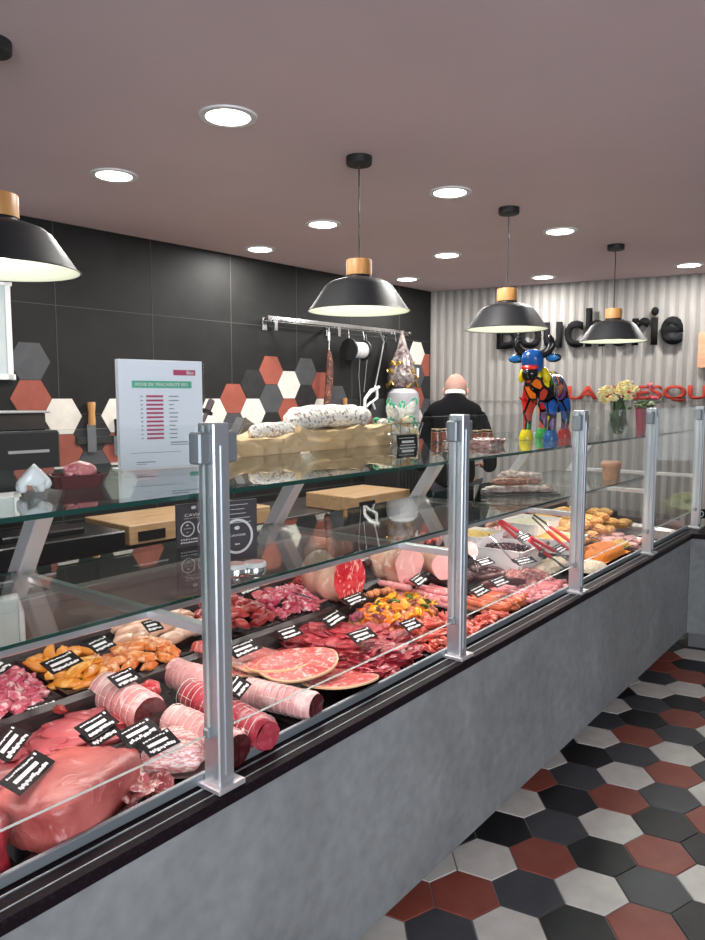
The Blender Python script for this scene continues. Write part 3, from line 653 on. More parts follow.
# round marbled slices
def disc(px, r, zc, label, seed, tx=0, ty=0):
    p = onz(*px, zc); t = thing('round_meat_slice', label, 'meat slice', tuple(p), (tx, ty, seed * .8), 'large round marbled slices')
    mb = MB(); tb = bmesh.new(); s2 = MB(); s2.lathe([(0, .0), (r * .4, .0), (r * .8, .0), (r * .965, .0), (r * .965, .006), (r * .8, .006), (r * .4, .006), (0, .006)], 48); me = bpy.data.meshes.new('t'); s2.bm.to_mesh(me); s2.bm.free(); tb.from_mesh(me); bpy.data.meshes.remove(me)
    def wob(v):
        a = math.atan2(v.co.y, v.co.x); k = 1 + .03 * math.sin(2 * a + seed) + .015 * math.sin(5 * a + seed * 2); v.co.x *= k; v.co.y *= k * .96; v.co.z += .004 * math.sin(2 * a + seed) * (v.co.xy.length / r) ** 2
    for v in tb.verts: wob(v)
    mb.put(tb); mb.build('slice_face', M['marbled'], t, smooth=50)
    tb = bmesh.new(); s2 = MB(); s2.lathe([(r * .962, -.0005), (r, .0005), (r, .0055), (r * .962, .0068)], 48); me = bpy.data.meshes.new('t'); s2.bm.to_mesh(me); s2.bm.free(); tb.from_mesh(me); bpy.data.meshes.remove(me)
    for v in tb.verts: wob(v)
    MB().put(tb).build('fat_rim', M['rim'], t, smooth=50)
disc((243, 663), .098, .748, 'lowest round marbled slice, at left of the overlapping rounds near the first post', 1, R_(4), R_(-6))
disc((262, 661), .108, .756, 'round marbled slice second from the left, just under the big one', 2, R_(4), R_(-5))
disc((339, 679), .112, .738, 'round marbled slice at right, closest to the glass', 3, R_(7))
disc((280, 662), .112, .762, 'round marbled slice half hidden beneath the largest top one', 4, R_(5), R_(-3))
disc((298, 664), .122, .772, 'whole round marbled slice lying on top of the others', 5, R_(6), R_(2))
single('round_meat_slice', MB().blob((.012, .10, .085), amp=.08, seed=3, sub=4), M['marbled'], tuple(onz(202, 655, .785)), 'slice standing on edge just left of the first post', 'meat slice', rot=(0, R_(15), R_(10)))

# beef, marinated cubes, strips
pile(steak, 62, 1.68, 1.97, 1.26, 1.63, 'deep red beef piece in the pile right of the round slices', 'beef pieces right of the round slices', heap=.055, th=.024, seed=21, tilt=.3, sc=(.95, 1.3))
pile(mcube, 150, 2.00, 2.40, 1.42, 1.66, 'small orange marinated meat cube in the pepper mix', 'marinated cubes with peppers', heap=.055, th=.02, seed=23, tilt=.8)
pile(pepy, 30, 2.02, 2.40, 1.43, 1.62, 'curved yellow pepper piece in the marinated mix', 'yellow pepper pieces', heap=.06, th=.055, seed=24, tilt=.9)
pile(pepo, 20, 2.00, 2.32, 1.43, 1.62, 'orange pepper piece in the marinated mix', 'orange pepper pieces', heap=.06, th=.052, seed=25, tilt=.9)
pile(pepg, 10, 2.02, 2.36, 1.42, 1.60, 'dark green pepper piece in the marinated mix', 'green pepper pieces', heap=.06, th=.055, seed=26, tilt=.9)
pile(onio, 14, 1.98, 2.16, 1.42, 1.64, 'purple onion piece at the left of the marinated mix', 'red onion pieces', heap=.05, th=.036, seed=27, tilt=.9)
pile(strip, 52, 1.99, 2.36, 1.22, 1.42, 'wet orange-red marinated strip in front of the pepper mix', 'marinated strips left of the second post', heap=.045, th=.022, seed=28, tilt=.5)
pile(strip, 14, 2.30, 2.52, 1.22, 1.29, 'orange-red marinated piece right beside the second post foot', 'marinated pieces at the second post', heap=.03, th=.025, seed=29, tilt=.5)
# sausages
pile(chip, 18, 2.28, 2.50, 1.54, 1.66, 'pink sausage lying behind the pepper mix', 'pink sausages behind the pepper mix', heap=.045, th=.026, seed=31, tilt=.08, yaw=-PI / 2 + .15, yj=.12)
pile(chip, 10, 2.42, 2.56, 1.45, 1.60, 'pink sausage in the bundle left of the second post', 'pink sausages left of second post', heap=.06, th=.026, seed=32, tilt=.08, yaw=-PI / 2 + .1, yj=.12)
rnd = random.Random(5)
for i in range(20):
    X = 2.50 + (i % 10) * .026; lay = i // 10
    rnd.choice(merg).get((X + lay * .012, 1.335 + rnd.uniform(-.012, .012), deckz(1.34) + .026 + lay * .021), (rnd.uniform(-.03, .03), 0, -PI / 2 + rnd.uniform(-.07, .07)), 1, 'thin orange sausage lying in the parallel rows right of the second post', None, 'thin orange sausages')
pile(chip, 20, 2.62, 2.84, 1.26, 1.44, 'loose pink-orange sausage between the thin ones and the mince', 'loose sausages beside the mince', heap=.05, th=.03, seed=34, tilt=.15, yaw=-PI / 2 + .3, yj=.3, sc=(.7, .9))
pile(mlump, 24, 2.80, 3.14, 1.30, 1.48, 'rough lump of pink minced meat in front of the white olive tub', 'minced meat lumps', heap=.05, th=.035, seed=35, tilt=.3)
pile(smal, 30, 2.80, 3.12, 1.225, 1.31, 'short fat sausage close to the glass left of the third post', 'short sausages near the third post', heap=.03, th=.028, seed=36, tilt=.15, yaw=-.9, yj=.6)
def coil(px, z, r0, label):
    p = onz(*px, z); pts = []; rad = []
    for i in range(46):
        a = i / 45 * 2 * PI * 1.7; rr = r0 - i / 45 * .030; pts.append((rr * math.cos(a), rr * 1.1 * math.sin(a), .001 + i / 45 * .028)); rad.append(.018 if 1 < i < 44 else .010)
    tag(MB().tube(pts, rad, 12).build('blood_sausage', M['pudding'], loc=tuple(p)), label, 'sausage', 'dark blood sausages')
coil((452, 580), .775, .085, 'thick dark brown blood sausage coiled left, partly behind the second post')
coil((486, 576), .785, .075, 'thick dark brown blood sausage coiled under the serving spoon')
mb = MB().tube([(-.10, 0, 0), (-.05, .01, .004), (.03, .012, .006), (.10, -.004, .002), (.15, -.03, 0)], [.012, .018, .019, .018, .010], 12)
single('blood_sausage', mb, M['pudding'], tuple(onz(495, 585, .77)), 'straight dark blood sausage in front of the coiled ones', 'sausage', rot=(0, 0, -.3), group='dark blood sausages')

# --- rear row
pile(dice, 120, .69, .93, 1.68, 1.95, 'small pink meat cube in the rear left tray', 'diced meat cubes', heap=.055, th=.024, seed=41, tilt=.6)
pile(chy, 26, .965, 1.125, 1.69, 1.93, 'yellow marinated chicken fillet in the rear tray', 'yellow chicken fillets', heap=.045, th=.026, seed=42, tilt=.3)
pile(cho, 24, 1.12, 1.33, 1.675, 1.80, 'orange spiced chicken piece in the rear tray', 'orange chicken pieces', heap=.05, th=.03, seed=43, tilt=.25)
pile(pau, 20, 1.24, 1.53, 1.77, 1.95, 'pale beige poultry roll in the rear tray', 'poultry rolls', heap=.045, th=.038, seed=44, tilt=.12, yaw=.1, yj=.3)
pile(liv, 24, 1.54, 1.75, 1.69, 1.93, 'glossy dark red liver piece left of the first post', 'liver pieces', heap=.055, th=.032, seed=45, tilt=.35)
pile(esc, 14, 1.76, 2.0, 1.69, 1.93, 'pink chop in the rear tray right of the first post', 'pink chops', heap=.05, th=.026, seed=46, tilt=.3, sc=(.5, .7))
pile(dice, 44, 1.76, 1.99, 1.69, 1.86, 'small veined pink cube among the chops', 'veined cubes among the chops', heap=.06, th=.035, seed=47, tilt=.5)
pile(liv, 18, 2.03, 2.20, 1.70, 1.93, 'dark trimmed red cut left of the rib roast', 'dark cuts left of the rib roast', heap=.05, th=.034, seed=48, tilt=.4, sc=(.8, 1))
# rib roast
def bigroast(px1, px2, z, r, m1, m2, label, seed, name='rib_roast', sq=(1, 1)):
    a, b_ = onz(*px1, z), onz(*px2, z); t = thing(name, label, 'roast', (a.x, a.y, z - r), 0)
    mt, l = align(a - Vector(t.location), b_ - Vector(t.location))
    tb = bmesh.new(); s2 = MB(); s2.lathe([(1e-7, 0)] + [(r * math.sin(min(1, (i + 1) / 7) * PI / 2) * (1 + .03 * math.sin(i)), l * i / 20) for i in range(21)] + [(1e-7, l)], 30); me = bpy.data.meshes.new('t'); s2.bm.to_mesh(me); s2.bm.free(); tb.from_mesh(me); bpy.data.meshes.remove(me)
    for v in tb.verts:
        k = 1 + .26 * noise.noise(v.co * 9 + Vector((seed, 0, 0))) + .08 * noise.noise(v.co * 30); v.co.x *= k * sq[0]; v.co.y *= k * sq[1]
    mb = MB(); mb.put(tb, None, mt)
    bm = mb.bm; bm.normal_update(); d = (b_ - a).normalized()
    for f in bm.faces: f.material_index = 1 if f.normal.dot(d) > .8 else 0
    # the cut face is a part of its own
    fb = MB(); tb = bm.copy(); bmesh.ops.delete(tb, geom=[f for f in tb.faces if f.material_index == 0], context='FACES'); bmesh.ops.translate(tb, vec=d * .001, verts=tb.verts)
    me = bpy.data.meshes.new('t'); tb.to_mesh(me); tb.free(); fb.bm.from_mesh(me); bpy.data.meshes.remove(me)
    bmesh.ops.delete(bm, geom=[f for f in bm.faces if f.material_index == 1], context='FACES')
    for f in fb.bm.faces: f.material_index = 0
    mb.build('outer_fat', m1, t, smooth=60); fb.build('cut_face', m2, t, smooth=60); return t
bigroast((305, 572), (350, 582), .875, .085, M['ham_fat'], M['brightcut'], 'large rib roast with bright red marbled cut face', 2)
bigroast((292, 545), (340, 553), .915, .075, M['ham_fat'], M['ham'], 'pale fatty joint behind the lower glass shelf, above the rib roast', 5, 'fatty_joint')
bigroast((375, 558), (408, 566), .870, .075, M['ham_fat'], M['ham'], 'half cooked ham with smooth pink face, left of the second post', 3, 'cooked_ham')
bigroast((425, 556), (447, 566), .860, .060, M['ham_fat'], M['ham'], 'smaller pink ham partly behind the second post', 4, 'cooked_ham')
single('dark_meat_piece', MB().blob((.10, .09, .05), amp=.25, seed=51, sub=3), M['darkmeat'], tuple(onz(362, 562, .87)), 'small dark purple cut between the rib roast and the ham', 'meat')
for i, (x, y, lb) in enumerate([(398, 545, 'curved pink ham slice behind the cooked ham, left one'), (420, 541, 'pink ham slice standing behind the second post, bar in front'), (440, 538, 'pink ham slice farther right behind the second post')]):
    single('ham_slice', MB().blob((.12, .03, .09), amp=.15, seed=i + 60, sub=3), M['ham'] if i else M['liver'], tuple(onz(x, y, .88)), lb, 'ham', rot=(.3, .2, .3 * i))

# white tubs with salads, olives
def tub(px, z0, w, d, h, label, fill=None, group='white salad tubs', yaw=0, fillh=.75):
    p = onz(px[0], px[1], z0 + h)
    o = rect_tray(w, d, h, .005, .012, .006).build('salad_tub', M['white'], loc=(p.x, p.y, z0), rot=(0, 0, yaw)); tag(o, label, 'tub', group)
    return Vector((p.x, p.y, z0 + h * fillh))
def heapstuff(name, p, w, d, h, m_, label, cat, seed=1):
    mb = MB(); tb = bmesh.new(); bmesh.ops.create_grid(tb, x_segments=40, y_segments=40, size=.5)
    for v in tb.verts:
        u, q = v.co.x * 2, v.co.y * 2; e_ = max(0, 1 - (abs(u) ** 3 + abs(q) ** 3))
        v.co = Vector((v.co.x * w, v.co.y * d, h * e_ ** .5 + .006 * noise.noise(Vector((u * 9, q * 9, seed))) + .003 * noise.noise(Vector((u * 30, q * 30, seed)))))
    mb.put(tb); o = mb.build(name, m_, loc=tuple(p), smooth=80); tag(o, label, cat); o['kind'] = 'stuff'; return o
p = tub((508, 545), .755, .25, .26, .105, 'white rectangular tub of dark olives behind the mince')
olv = kinds('dark_olive', 1, lambda s: MB().blob((.022, .018, .018), amp=.05, sub=2), M['olive'], 'olive')
pile(olv, 60, p.x - .10, p.x + .10, p.y - .11, p.y + .11, 'small dark olive in the white tub', 'dark olives in the white tub', heap=.012, th=.018, seed=71, z0=p.z, lift=0)
heapstuff('olive_bed', p - Vector((0, 0, .012)), .22, .23, .012, M['olive'], 'dark liquid bed under the olives in the white tub', 'olives')
specs = [((473, 532), .80, .24, .22, .09, 'white tub with yellow vegetables right of the second post', 'yellow_salad', 'yellow vegetable mix in the tub right of the second post'),
         ((530, 520), .80, .30, .22, .09, 'white tub behind the red tongs with creamy salad', 'celery', 'creamy pale salad behind the red tongs'),
         ((556, 536), .765, .24, .24, .07, 'white tub of yellow salad beside the third post', 'yellow_salad', 'yellow salad between the crossed red tongs')]
for px, z0, w_, d_, h_, lb, m_, l2 in specs:
    p = tub(px, z0, w_, d_, h_, lb); heapstuff('salad', p, w_ - .03, d_ - .03, .022, M[m_], l2, 'salad', seed=px[0])
heapstuff('grated_carrot', onz(601, 555, .722), .40, .18, .055, M['carrot'], 'bright orange grated carrot between third and fourth posts', 'salad', 3)
heapstuff('egg_salad', onz(612, 549, .728), .42, .09, .035, M['yellow_salad'], 'yellow salad strip just behind the grated carrot', 'salad', 4)
heapstuff('grated_celery', onz(590, 569, .72), .20, .14, .035, M['celery'], 'pale grated celery right of the third post, in front of the carrot', 'salad', 5)
heapstuff('grated_celery', onz(552, 566, .755), .30, .12, .03, M['celery'], 'pale creamy salad left of the third post beneath the tongs', 'salad', 6)
# pastries
def pastry(s_):
    return MB().lathe([(0, 0), (.040, 0), (.052, .022), (.050, .028), (.044, .026)], 18)
pk = thing('filled_pastry', 'x', 'pastry'); pastry(0).build('crust', M['pastry'], pk); MB().blob((.088, .088, .044), (0, 0, .028), amp=.2, freq=3, seed=2, sub=3).build('topping', M['pastry_top'], pk)
PK = Kind(pk); rnd = random.Random(9)
for i in range(34):
    X = 3.62 + (i % 12) * .10 + rnd.uniform(-.015, .015); Y = 1.52 + (i // 12) * .115 + rnd.uniform(-.01, .01)
    z = deckz(Y) + .004 + (.028 if i % 3 == 0 else 0) + .02
    PK.get((X, Y, z), (rnd.uniform(-.1, .1), rnd.uniform(-.1, .1), rnd.uniform(0, 6)), rnd.uniform(.9, 1.1), 'round golden filled pastry behind the carrots', None, 'golden pastries behind the carrots')
for i in range(24):
    PK.get((3.66 + (i % 8) * .105, 1.55 + (i // 8) * .12, deckz(1.6) + .078 + .012 * (i % 3)), (rnd.uniform(-.1, .1), rnd.uniform(-.1, .1), i), 1, 'round golden filled pastry behind the carrots', None, 'golden pastries behind the carrots')
pr_ = kinds('pressed_meat_loaf', 2, lambda s: MB().blob((.10, .06, .03), amp=.12, seed=s + 80, sub=3, square=.6), M['ham'], 'meat')
pile(pr_, 12, 4.12, 4.42, 1.26, 1.58, 'pink slice on the tray beside the fourth post', 'pink slices left of the fourth post', heap=.012, th=.018, seed=81, tilt=.08, yaw=0, yj=.4)
pile(cop, 14, 3.34, 3.62, 1.70, 1.92, 'dark red dried sausage slice at the back of the case', 'dried slices at the back', heap=.05, th=.03, seed=82, tilt=.4)
drs = kinds('thick_dry_sausage', 2, lambda s: saus(.16, .020, .012, s), M['dryham'], 'sausage')
pile(drs, 16, 3.70, 4.40, 1.86, 1.96, 'dark dry sausage at the back edge below the dried ham board', 'dry sausages along the back', heap=.04, th=.05, seed=83, tilt=.15, yaw=0, yj=.3)
pile(strip, 24, 2.95, 3.55, 1.86, 1.96, 'reddish cured piece at the very back right of the second post', 'cured pieces at the back', heap=.03, th=.05, seed=84, tilt=.3)

# tongs and spoons
def tongs(A, za, B, zb, red_from, label, spread=.02):
    a, b_ = onz(*A, za), onz(*B, zb); t = thing('serving_tongs', label, 'tongs', tuple(b_)); mt, l = align(a - b_, Vector((0, 0, 0)))
    for s_ in (-1, 1):
        def pt(u): return mt @ Vector((0, s_ * (spread * .35 + spread * u * (1 - u * .4)), u * l))
        MB().tube([pt(0), pt(.3), pt(.6)] if red_from == 0 else [pt(.42), pt(.7), pt(1)], .0085, 8).build('red_handle', M['red_plastic'], t)
        MB().tube([pt(.6), pt(.8), pt(1)] if red_from == 0 else [pt(0), pt(.25), pt(.42)], .0055, 8).build('steel_jaw', M['chrome'], t)
tongs((499, 521), .95, (531, 545), .87, 0, 'red-handled tongs leaning over the white tub of olives')
tongs((530, 539), .92, (567, 564), .79, 0, 'lowest red-handled tongs, pointing at the third post foot')
tongs((533, 516), .97, (571, 547), .85, 1, 'red-handled tongs with long steel arm against the third post')
def spoon(A, za, B, zb, label, bowl=None, w=.03):
    a, b_ = onz(*A, za), onz(*B, zb); t = thing('serving_spoon', label, 'spoon', tuple(b_)); mt, l = align(Vector((0, 0, 0)), a - b_)
    MB().tube([mt @ Vector((0, 0, u * l)) for u in (0, .5, .8, 1)], .004, 8).build('handle', M['chrome'], t)
    tb = MB(); tb.blob((w, .010, .075) if bowl else (.02, .006, .03), tuple(mt @ Vector((0, 0, l + (.03 if bowl else .01)))), rot=mt.to_euler(), amp=.02, sub=3); tb.build('bowl', M['chrome'] if not bowl else M['ham'], t)
spoon((492, 538), .93, (515, 563), .83, 'long thin steel spoon leaning against the front of the olive tub')
spoon((474, 556), .88, (478, 572), .82, 'serving spoon with a broad pale bowl right of the second post', True, .05)
mb = MB().tube([tuple(onz(583, 534, .84) - onz(600, 541, .80)), (0, 0, 0)], .006, 8)
single('serving_spoon', mb, M['chrome'], tuple(onz(600, 541, .80)), 'steel spoon handle right of the third post, above the carrot', 'spoon')
mb = MB().tube([(-.16, .0, 0), (0, .01, .003), (.12, 0, .0)], [.012, .012, .010], 8)
single('black_ladle', mb, M['black'], tuple(onz(545, 548, .86)), 'black handled utensil lying between the tongs and the olives', 'utensil', rot=(0, 0, .3))

# price tags
def price_tag(A, B, z, label, h=.048, tilt=28, z2=None, rows=3):
    a, b_ = onz(*A, z), onz(*B, z if z2 is None else z2); d = b_ - a; w_ = min(max(d.length, .05), .13); d.normalize()
    up = Vector((0, 0, 1)).cross(d).normalized(); up = up if up.y > 0 or abs(up.y) < .01 else -up
    yax = (up * math.cos(R_(tilt)) + Vector((0, 0, 1)) * math.sin(R_(tilt))); yax = (yax - d * yax.dot(d)).normalized(); n_ = d.cross(yax)
    t = thing('price_tag', label, 'price tag', tuple(a), 0, 'black price tags')
    t.matrix_world = Matrix((( d.x, yax.x, n_.x, a.x), (d.y, yax.y, n_.y, a.y), (d.z, yax.z, n_.z, a.z), (0, 0, 0, 1)))
    MB().box((w_, h, .0016), (w_ / 2, h / 2, 0), bev=.0006, seg=1).build('card', M['card_black'], t, smooth=0)
    rnd = random.Random(A[0] * 7 + A[1]); mb = MB()
    x = w_ * .12
    while x < w_ * .80:
        l = rnd.uniform(.004, .009); mb.box((l, h * rnd.uniform(.05, .09), .0004), (x + l / 2, h * .82 + rnd.uniform(-.001, .001), .0011)); x += l + .0022
    mb.box((w_ * .62, h * .17, .0004), (w_ * .46, h * .52, .0011))
    x = w_ * .10
    while x < w_ * .86:
        l = rnd.uniform(.003, .008); mb.box((l, h * rnd.uniform(.10, .19), .0004), (x + l / 2, h * .20 + rnd.uniform(-.002, .002), .0011), rot=(0, 0, rnd.uniform(-.3, .3))); x += l + .0012
    mb.box((.006, .006, .0004), (w_ * .9, h * .86, .0011))
    mb.build('lettering', M['ink_white'], t, smooth=0)
    MB().cyl((w_ * .3, h * .3, -.001), (w_ * .3, h * .3, -.03), .0012, n=6).build('pin', M['alu'], t)
for A, B, z, lb in [((20, 796), (60, 757), .815, 'black price tag lying on the big pink veal joint'), ((9, 763), (33, 733), .815, 'black price tag cropped at the left edge above the pink joint'),
                    ((89, 741), (120, 722), .80, 'upper black price tag of the stacked pair on the escalopes'), ((94, 749), (122, 731), .785, 'lower black price tag of the stacked pair on the escalopes'),
                    ((129, 748), (162, 730), .79, 'black price tag between the escalopes and the dark-ended roast'), ((150, 758), (181, 742), .775, 'black price tag nearest the striped bacon slices'),
                    ((119, 689), (143, 678), .83, 'black price tag standing on the dark-ended rolled roast'), ((53, 675), (84, 661), .885, 'black price tag on the yellow chicken'),
                    ((-6, 680), (16, 664), .89, 'black price tag on the diced pink meat at the left edge'), ((97, 654), (117, 645), .875, 'black price tag behind the orange chicken'),
                    ((149, 633), (164, 629), .895, 'small black price tag on the pale poultry rolls'), ((29, 723), (63, 713), .775, 'black price tag at the back rim of the escalope tray'),
                    ((236, 659), (263, 648), .80, 'black price tag on the left round marbled slices'), ((240, 699), (252, 684), .80, 'black price tag standing on the pale netted roast'),
                    ((331, 628), (350, 616), .80, 'black price tag between the beef and the purple onions'), ((356, 644), (378, 636), .80, 'black price tag lying on the middle of the beef pieces'),
                    ((284, 641), (304, 634), .80, 'black price tag at the back left of the beef pieces'), ((242, 596), (263, 588), .90, 'black price tag on the pink chops right of the first post'),
                    ((350, 607), (370, 599), .81, 'black price tag at the back left of the pepper mix'), ((419, 587), (434, 576), .835, 'black price tag on the pink sausages left of the second post'),
                    ((353, 562), (370, 556), .93, 'black price tag between the rib roast and the cooked ham'), ((478, 598), (493, 590), .80, 'black price tag on the thin orange sausages'),
                    ((497, 588), (512, 582), .80, 'black price tag between the thin sausages and the mince'), ((482, 567), (496, 563), .845, 'black price tag on the coiled blood sausages'),
                    ((519, 566), (541, 561), .83, 'black price tag behind the mince in front of the olive tub'), ((524, 542), (539, 536), .90, 'black price tag between the two crossing red tongs'),
                    ((560, 554), (572, 547), .84, 'black price tag right at the third post behind the celery'), ((408, 632), (424, 626), .775, 'black price tag lying low in the red marinated strips'),
                    ((300, 596), (316, 600), .85, 'black price tag in front of the rib roast, lying on the tray rim')]:
    price_tag(A, B, z, lb)

# ------------------------------------------------------------------ lettering on the end wall
B0 = onwall2(497, 348, .03); B1 = onwall2(682, 343, .03)
def s2(p): return (Vector((p.x, p.y, 0)) - WB1).dot(W2D)
sB, eB = s2(onwall2(497, 345, .03)), s2(onwall2(683, 343, .03))
def wall_text(txt, s_, z, w, h, mats, label, off, depth, o_=.02):
    t = tag(text_mesh(txt, mats, None, 'wall_lettering', w=w, h=h, depth=depth, off=o_), label, 'sign')
    p = WB1 + W2D * s_ + WN2 * (off)
    xa = W2D; ya = Vector((0, 0, 1)); za = xa.cross(ya)
    if za.dot(WN2) < 0: za = -za
    t.matrix_world = Matrix(((xa.x, ya.x, za.x, p.x), (xa.y, ya.y, za.y, p.y), (xa.z, ya.z, za.z, z), (0, 0, 0, 1)))
    return t
zb = onwall2(600, 346, .03).z
wall_text('Boucherie', sB, 1.960, eB - sB, .315, M['letter_black'], 'large black raised letters reading Boucherie on the fluted wall', .022, .025, .022)
sL = s2(onwall2(567, 399, .02))
wall_text("LA PRESQU'ÎLE", sL, 1.512, 1.37, .160, M['letter_red'], "red raised capitals reading LA PRESQU'ÎLE under the black word", .012, .018, .030)
p = onwall2(697, 368, .02); sp = s2(p)
t = thing('wooden_sign', 'wooden board with a dark letter at the far right edge of the wall', 'sign', (p.x, p.y, p.z), W2YAW)
z1_ = onwall2(697, 333, .02).z
MB().box((.5, .02, z1_ - p.z), (.25, -.012 , (z1_ - p.z) / 2), bev=.003).build('board', M['terra_wood'] if 'terra_wood' in M else wood('sign_wood', (.50, .26, .15), (.62, .36, .22), 5, (1, 8, 8)), t)
text_mesh('B', M['letter_black'], t, 'letter', h=.16, depth=.004, off=.02, loc=(.055, -.022, .06), rot=(PI / 2, 0, 0))
p = onwall2(524, 372, .2)
# ------------------------------------------------------------------ back wall fittings
def wl(px, py, off=0): return onwall(px, py, off)
ra, rb = wl(268, 317.5, .13), wl(411, 333, .13); rb.z = ra.z = (ra.z + rb.z) / 2
t = thing('meat_rail', 'long chrome meat rail with a scalloped edge on brackets on the dark wall', 'rail', (ra.x, ra.y, ra.z), WYAW)
l = (rb - ra).length
MB().box((l, .006, .026), (l / 2, 0, 0)).box((l, .006, .026), (l / 2, .03, -.008)).build('flat_bars', M['chrome'], t)
mb = MB()
for q in range(34): mb.cyl((l * (q + .5) / 34, -.006, -.004), (l * (q + .5) / 34, .034, .016), .0055, n=6)
mb.build('hook_studs', M['chrome'], t)
for u in (.05, .45, .88):
    MB().box((.03, .125, .012), (l * u, .066, .0), bev=.002).box((.04, .006, .09), (l * u, .124, -.03), bev=.002).box((.03, .012, .075), (l * u, .012, -.045)).build('bracket', M['chrome'], t)
# dried sausage on string
p = wl(329, 331, .12); t = thing('hanging_dry_sausage', 'thin dark dried sausage hanging by a white string from the rail', 'sausage', tuple(p))
MB().tube([(0, 0, .02), (.003, 0, -.06), (0, 0, -.17)], .003, 6).box((.018, .008, .06), (0, 0, -.04)).build('string', M['white'], t)
MB().tube([(0, 0, -.14), (.004, 0, -.17), (.008, 0, -.24), (.002, 0, -.36), (-.012, 0, -.47), (-.03, 0, -.55), (-.035, 0, -.57)], [.004, .016, .026, .030, .028, .026, .008], 12).build('sausage', meat('dried_sausage', (.03, .012, .01), (.16, .045, .03), (.45, .22, .12), 40, .58, .66, rough=.6), t)
# paper roll
p = wl(357, 350, .10); t = thing('string_roll', 'white roll of butcher twine with black flanges hanging from the rail', 'twine roll', tuple(p), WYAW)
MB().cyl((-.085, 0, 0), (.075, 0, 0), .062, n=32).build('white_roll', M['white'], t)
MB().cyl((-.100, 0, 0), (-.083, 0, 0), .085, n=32).build('flange', M['black_matte'], t)
MB().cyl((.075, 0, 0), (.088, 0, 0), .080, n=32).build('flange', M['black_matte'], t)
MB().tube([(-.09, 0, .0), (-.095, 0, .11), (-.08, .02, .19)], .003, 6).tube([(.082, 0, .0), (.086, 0, .11), (.08, .02, .19)], .003, 6).build('hanger', M['alu'], t)
MB().tube([(-.03, -.06, -.02), (-.035, -.05, -.20), (.01, -.03, -.40), (.0, -.02, -.62)], .0025, 6).build('loose_twine', M['alu'], t)
# saw
p = wl(374, 335, .10); t = thing('meat_saw', 'steel bow saw with white grip hanging from the rail', 'saw', tuple(p), WYAW)
def wq(px, py): q = wl(px, py, .10) - p; return (Vector((q.dot(wd), 0, q.z)))
pts = [wq(379, 330), wq(384, 342), wq(379, 368), wq(374, 392)]
MB().tube(pts, .006, 8).build('bow', M['alu'], t)
MB().tube([wq(366, 334), wq(368, 350), wq(364, 392)], .0022, 6).build('blade', M['alu'], t)
g = [wq(379, 386), wq(373, 391), wq(364, 398), wq(363, 410), wq(366, 414), wq(370, 404), wq(373, 410), wq(376, 408), wq(374, 400), wq(378, 393)]
mb = MB(); mb.tube([wq(379, 387), wq(371, 391), wq(365, 399), wq(364, 412)], [.012, .016, .014, .010], 10).tube([wq(377, 389), wq(377, 398), wq(372, 402), wq(375, 409)], [.010, .012, .012, .008], 10).tube([wq(371, 402), wq(366, 407)], .010, 8)
mb.build('white_grip', M['white'], t)
# gift wrapped ham
p = wl(402, 388, .16); t = thing('wrapped_ham', 'cone-shaped cellophane gift parcel with gold ribbons hanging at the end of the rail', 'gift parcel', tuple(p))
foil = mat('crinkled_cellophane', (.46, .42, .38), .14, .3, c2=(.10, .055, .07), scale=22, bump=.8, bscale=30)
hh = wl(405, 331, .16).z - p.z
mb = MB(); mb.lathe([(0, .0), (.09, .008), (.122, .05), (.124, .11), (.092, .22), (.042, .34), (.014, hh - .03), (.020, hh)], 24)
for v in mb.bm.verts:
    k = 1 + .12 * noise.noise(v.co * 18); v.co.x *= k; v.co.y *= k
mb.build('cellophane', foil, t)
rnd = random.Random(3); goldm = mat('gold_ribbon', (.65, .42, .10), .25, .8)
for q in range(26):
    a = rnd.uniform(0, 2 * PI); z_ = rnd.choice([.02, .04, .09, .14, .2]); rr_ = (.128 if z_ < .15 else .098)
    MB().tube([(rr_ * math.cos(a + d_ * .10), rr_ * math.sin(a + d_ * .10), z_ + .018 * math.sin(d_ * 1.3 + q)) for d_ in range(-2, 3)], .0075, 6).build('gold_ribbon', goldm, t)
MB().box((.03, .004, .075), (.05, -.124, .125)).build('label_card', M['paper'], t)
# grey dome container standing on the bench by the wall
p = onwall(403, 410, .20); p.z = .8015
t = thing('steel_canister', 'large grey translucent domed canister under the gift parcel', 'canister', tuple(p))
hh = wl(403, 388, .2).z - p.z
MB().lathe([(0, 0), (.13, 0), (.135, .01), (.135, hh - .09), (.125, hh - .04), (.09, hh - .008), (.03, hh), (0, hh)], 32).build('body', mat('grey_translucent', (.40, .40, .43), .3), t)
MB().lathe([(.134, hh * .45), (.139, hh * .45 + .005), (.139, hh * .45 + .012), (.134, hh * .45 + .017)], 32).build('band', M['alu'], t)
# white framed board at left
p = wl(12.5, 380, .02); q_ = wl(12.0, 281, .02)
t = thing('framed_board', 'pale framed board on the dark wall cut by the left edge', 'board', (p.x, p.y, p.z), WYAW)
hh = q_.z - p.z
MB().box((.40, .012, hh), (-.2, -.006, hh / 2)).build('pale_sheet', mat('pale_teal_sheet', (.50, .60, .60), .4, c2=(.70, .74, .74), scale=3), t)
MB().box((.03, .022, hh), (-.015, -.011, hh / 2), bev=.002).box((.42, .022, .03), (-.2, -.011, .015), bev=.002).box((.42, .022, .03), (-.2, -.011, hh - .015), bev=.002).build('white_frame', M['white'], t)
